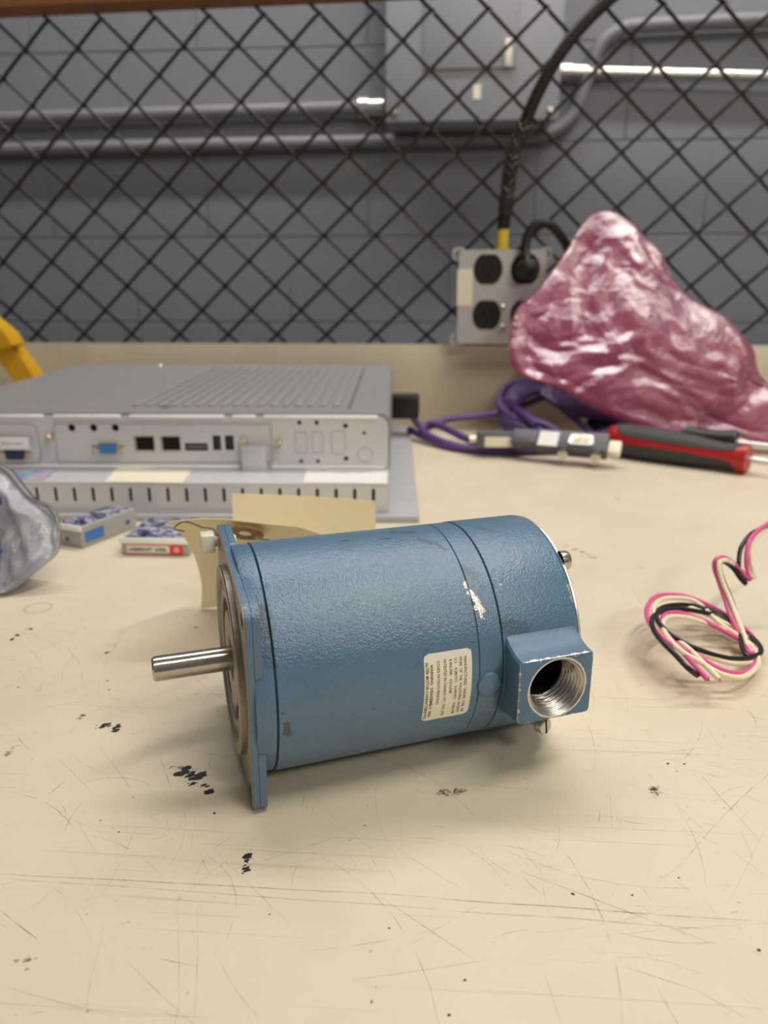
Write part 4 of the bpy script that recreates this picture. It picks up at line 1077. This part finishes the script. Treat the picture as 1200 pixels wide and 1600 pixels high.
# clear bag at the left edge
cl = [(-120, 720), (-40, 722), (5, 730), (30, 752), (52, 778), (78, 792), (90, 815), (92, 845), (84, 870), (55, 895), (20, 922), (-10, 945), (-60, 965), (-150, 960), (-190, 860), (-170, 770)]
def clear_depth(x, y): return .395 + max(0, min(1, (945 - y) / 220)) * .060
bmc = bag('bag', cl, clear_depth, .028, (-40, 840), None, None, (.010, 26), 4, nr=40, na=130)
org2 = Vector((-.32, .42, .003))
cbg = empty('clear_bag', org2, 0, 'crumpled clear plastic bag holding blue parts at the left edge of the bench', 'bag')
bmesh.ops.translate(bmc, verts=bmc.verts, vec=-org2); fin(bmc, 'film', M['clearbag'], cbg, 180)
for i, (x, y, Y, sx_, sy_, sz_, rz_) in enumerate([(2, 872, .424, .018, .006, .009, 20), (-25, 800, .440, .020, .005, .010, -10), (60, 834, .432, .004, .004, .007, 10)]):
    b_ = bmesh.new(); add_box(b_, (-sx_, -sy_, -sz_), (sx_, sy_, sz_), min(sx_, sy_, sz_) * .35, 3)
    o = fin(b_, 'blue_part', M['blue_part'], None); w = pY(x, y, Y); w.z = max(w.z, sz_ * 1.15 + .004); o.location = w; o.rotation_euler = (0, R(rz_), R(rz_ * .6))
    tag(o, ['blue plastic part low inside the clear bag', 'blue plastic part high inside the clear bag', 'small blue plastic part at the right end inside the clear bag'][i], 'plastic part')

# ================================================================== two small clear cases
def case(loc, rz, L, Wd, Hh, label, front_label):
    t = empty('parts_case', loc, rz, label, 'case')
    b_ = bmesh.new(); add_box(b_, (0, 0, 0), (L, Wd, Hh), .0015, 2); cs = fin(b_, 'case', M['case'], t)
    box('window', (.003, .004, Hh - .0004), (L - .003, Wd - .004, Hh + .0006), M['print'], t, .0002)
    box('lid_rim', (-.0006, -.0008, Hh - .0035), (L + .0006, .0006, Hh + .0008), M['lip'], t, .0003)
    if front_label:
        a, b = L * .08, L * .92; zz0, zz1 = Hh * .12, Hh * .66
        lb = box('label', (a, -.0008, zz0), (b, -.0001, zz1), M['pink_print'], t)
        box('label_field', (a + .0012, -.0011, zz0 + (zz1 - zz0) * .18), (a + (b - a) * .76, -.0007, zz1 - (zz1 - zz0) * .16), M['label'], lb)
        box('red_square', (a + (b - a) * .77, -.0012, zz0 + .0002), (b, -.0007, zz1 - .0002), M['red_label'], lb)
        lathe('emblem', [(0, .0021), (.0003, .0021), (.0003, 0)], M['pink_print'], lb, (a + (b - a) * .885, -.0012, (zz0 + zz1) / 2), (0, -1, 0), 20)
        fin(text_mesh('UNIREROUPT  AXKEL', lambda u, v: Vector((a + .0025 + u, -.0015, zz0 + (zz1 - zz0) * .36 + v)), None, width=(b - a) * .66, height=(zz1 - zz0) * .34, bold=.02), 'lettering', M['ink'], lb, recalc=False)
    else:
        lathe('mark', [(0, .0018), (.0003, .0018), (.0003, 0)], M['blue_part'], t, (L * .45, -.0002, Hh * .35), (0, -1, 0), 6)
        box('printed_panel', (L + .0001, Wd * .06, Hh * .22), (L + .0005, Wd * .38, Hh * .72), M['blue_plastic'], t)
        lathe('mark', [(0, .002), (.0003, .002), (.0003, 0)], M['blue_part'], t, (L + .0002, Wd * .82, Hh * .45), (1, 0, 0), 8)
    return t
a_ = pz(190, 867); b_ = pz(297, 868)
case((a_.x, a_.y, 0), R(1), (b_.x - a_.x), .055, .0125, 'flat clear parts case with a red and white front label', True)
a_ = pz(94, 851); b_ = pz(145, 860)
case((a_.x - .003, a_.y + .001, 0), R(-20), .026, .058, .0165, 'clear parts case with blue print lying between the clear bag and the labelled case', False)

# ================================================================== yellow plastic part, far left
yo = pY(20, 590, .90)
ya = empty('yellow_clip', (yo.x - .05, .98, 0), 0, 'yellow plastic bracket rising behind the left end of the computer', 'bracket')
yl = Vector((yo.x - .05, .98, 0))
def band(name, P, w, d, mat):
    """bar of rectangular section w (in view plane) x d (deep) along P"""
    bm = bmesh.new(); rings = []
    for i, p in enumerate(P):
        a = P[max(i - 1, 0)]; b = P[min(i + 1, len(P) - 1)]; dr = (b - a).normalized(); nn = Vector((-dr.z, 0, dr.x)).normalized()
        rings.append([bm.verts.new(p + nn * w / 2 * s + Vector((0, d / 2 * s2, 0)) - yl) for s, s2 in ((-1, -1), (1, -1), (1, 1), (-1, 1))])
    for A, B in zip(rings, rings[1:]):
        for k in range(4): bm.faces.new((A[k], A[(k + 1) % 4], B[(k + 1) % 4], B[k]))
    bm.faces.new(rings[0][::-1]); bm.faces.new(rings[-1])
    bmesh.ops.bevel(bm, geom=bm.edges[:], offset=.0015, segments=2, affect='EDGES')
    return fin(bm, name, mat, ya)
Yb = 1.0
low_pt = pY(52, 592, Yb); foot = Vector((low_pt.x + .02, Yb, .003))
band('arm', [pY(-60, 490, Yb), pY(-6, 527, Yb), pY(18, 553, Yb), pY(40, 582, Yb), low_pt + Vector((.005, 0, -.02)), foot], .030, .03, M['yellow'])
band('grip', [pY(-70, 500, Yb - .02), pY(-20, 508, Yb - .02), pY(8, 532, Yb - .02), pY(14, 545, Yb - .02)], .032, .035, M['yellow'])

# ================================================================== coil of three lead wires
def wp(X, Y, d): return pY(940 + X / 4.615, 780 + Y / 4.615, d)
def loopz(x):    # the loop stands up at its left end and rests on the bench at its right end
    return .0035 + .018 * max(0, min(1, (1190 - x) / 180)) 
def wl_(pts, dz=0.0, k=1.0):
    out = []
    for X, Y in pts:
        x = 940 + X / 4.615; y = 780 + Y / 4.615; out.append(pz(x, y, loopz(x) * k + dz))
    return out
bundle = empty('lead_wires', (.14, .36, 0), 0, 'coiled pink, black and cream lead wires on the bench at right', 'wires')
bo = Vector((.14, .36, 0))
pink = [wp(1290, 120, .43), wp(1190, 185, .42), wp(1110, 240, .413), wp(1060, 320, .405), wp(1045, 420, .40), wp(1050, 520, .397), wp(1072, 575, .395), wp(1040, 560, .396), wp(985, 495, .398), wp(930, 445, .40), wp(870, 418, .40), wp(822, 440, .398),
        wp(815, 500, .396), wp(845, 590, .39), wp(890, 720, .382), wp(930, 840, .372), wp(975, 930, .362)]
pink += wl_([(1030, 1040), (1080, 1120), (1110, 1060), (1070, 970), (960, 880), (800, 780), (640, 710), (500, 690), (390, 705), (330, 780), (340, 880), (430, 990), (540, 1070), (680, 1120), (820, 1210), (950, 1255), (1060, 1235), (1110, 1160), (1060, 1060), (900, 960), (720, 870), (560, 820), (460, 830), (435, 900), (490, 1000), (600, 1120), (700, 1230)]) + [wp(765, 1300, .303)]
black = [wp(1290, 150, .428), wp(1180, 200, .42), wp(1080, 250, .412), wp(1010, 340, .405), wp(990, 440, .40), wp(995, 530, .397), wp(1040, 608, .394), wp(1000, 570, .395), wp(950, 500, .398), wp(890, 455, .398), wp(850, 460, .396), wp(855, 520, .394), wp(890, 620, .388), wp(940, 740, .38), wp(975, 860, .37), wp(1000, 980, .357)]
black += wl_([(1020, 1090), (1060, 1130), (1130, 1120), (1150, 1085), (1110, 1030), (1000, 940), (850, 830), (660, 770), (500, 760), (400, 790), (360, 850), (400, 940), (520, 1030), (660, 1090), (800, 1130), (950, 1150), (1080, 1140), (1100, 1190), (1000, 1220), (850, 1210), (700, 1180), (560, 1110), (430, 990), (400, 900), (430, 820), (600, 810), (760, 870), (900, 950), (960, 1020), (900, 1090), (700, 1090), (500, 1090), (600, 1200)], .0012) + [wp(690, 1270, .306)]
black = black[:16] + wl_([(1020, 1090), (1060, 1135), (1130, 1120), (1150, 1085), (1110, 1020), (1000, 935), (850, 830), (660, 768), (500, 765), (410, 800), (400, 870), (480, 960), (600, 1040), (740, 1100), (900, 1145), (1050, 1150), (1130, 1120), (1140, 1080), (1040, 960), (860, 850), (640, 800), (470, 800), (370, 850), (370, 930), (430, 1020), (530, 1120), (620, 1215)], .0010) + [wp(690, 1270, .306)]
cream = [wp(1290, 160, .43), wp(1200, 200, .422), wp(1130, 260, .414), wp(1080, 350, .406), wp(1080, 460, .40), wp(1100, 560, .396), wp(1060, 540, .397), wp(1020, 505, .398), wp(950, 470, .399), wp(890, 440, .397), wp(845, 470, .394), wp(870, 590, .388), wp(925, 720, .38), wp(980, 860, .368), wp(1020, 960, .357)]
cream += wl_([(1050, 1060), (1090, 1100), (1120, 1060), (1050, 990), (900, 900), (740, 820), (560, 760), (450, 765), (385, 720), (520, 715), (640, 740)][:8]) + wl_([(395, 800), (400, 880), (470, 970), (600, 1060), (760, 1130), (920, 1180), (1060, 1180), (1130, 1140), (1090, 1060), (960, 980), (800, 910), (620, 855), (490, 850)], -.0006) + \
    wl_([(440, 900), (480, 1000), (580, 1100), (720, 1180), (860, 1260), (1000, 1285), (1090, 1240), (1130, 1160), (1060, 1040), (860, 900), (680, 740), (520, 712), (420, 730), (375, 790), (400, 880), (520, 990), (640, 1090), (740, 1190)], .0006) + [wp(850, 1300, .3025)]
for nm, pts, m_, lab in (('wire', pink, M['wire_pink'], 'pink wire'), ('wire', black, M['wire_black'], 'black wire'), ('wire', cream, M['wire_cream'], 'cream wire')):
    for p in pts: p.z = max(p.z, .0013)
    o = tube(nm, [p - bo for p in pts], .00132, m_, bundle, 10, 7); o['label'] = lab
    e = pts[-1]; d = (pts[-1] - pts[-2]).normalized(); d.z = 0
    e2 = e + d * .0016; e2.z = max(.0007, e2.z - .0004)
    tube('bare_tip', [e - bo - d * .0005, e2 - bo], .0006, M['copper'], o, 6, 0)
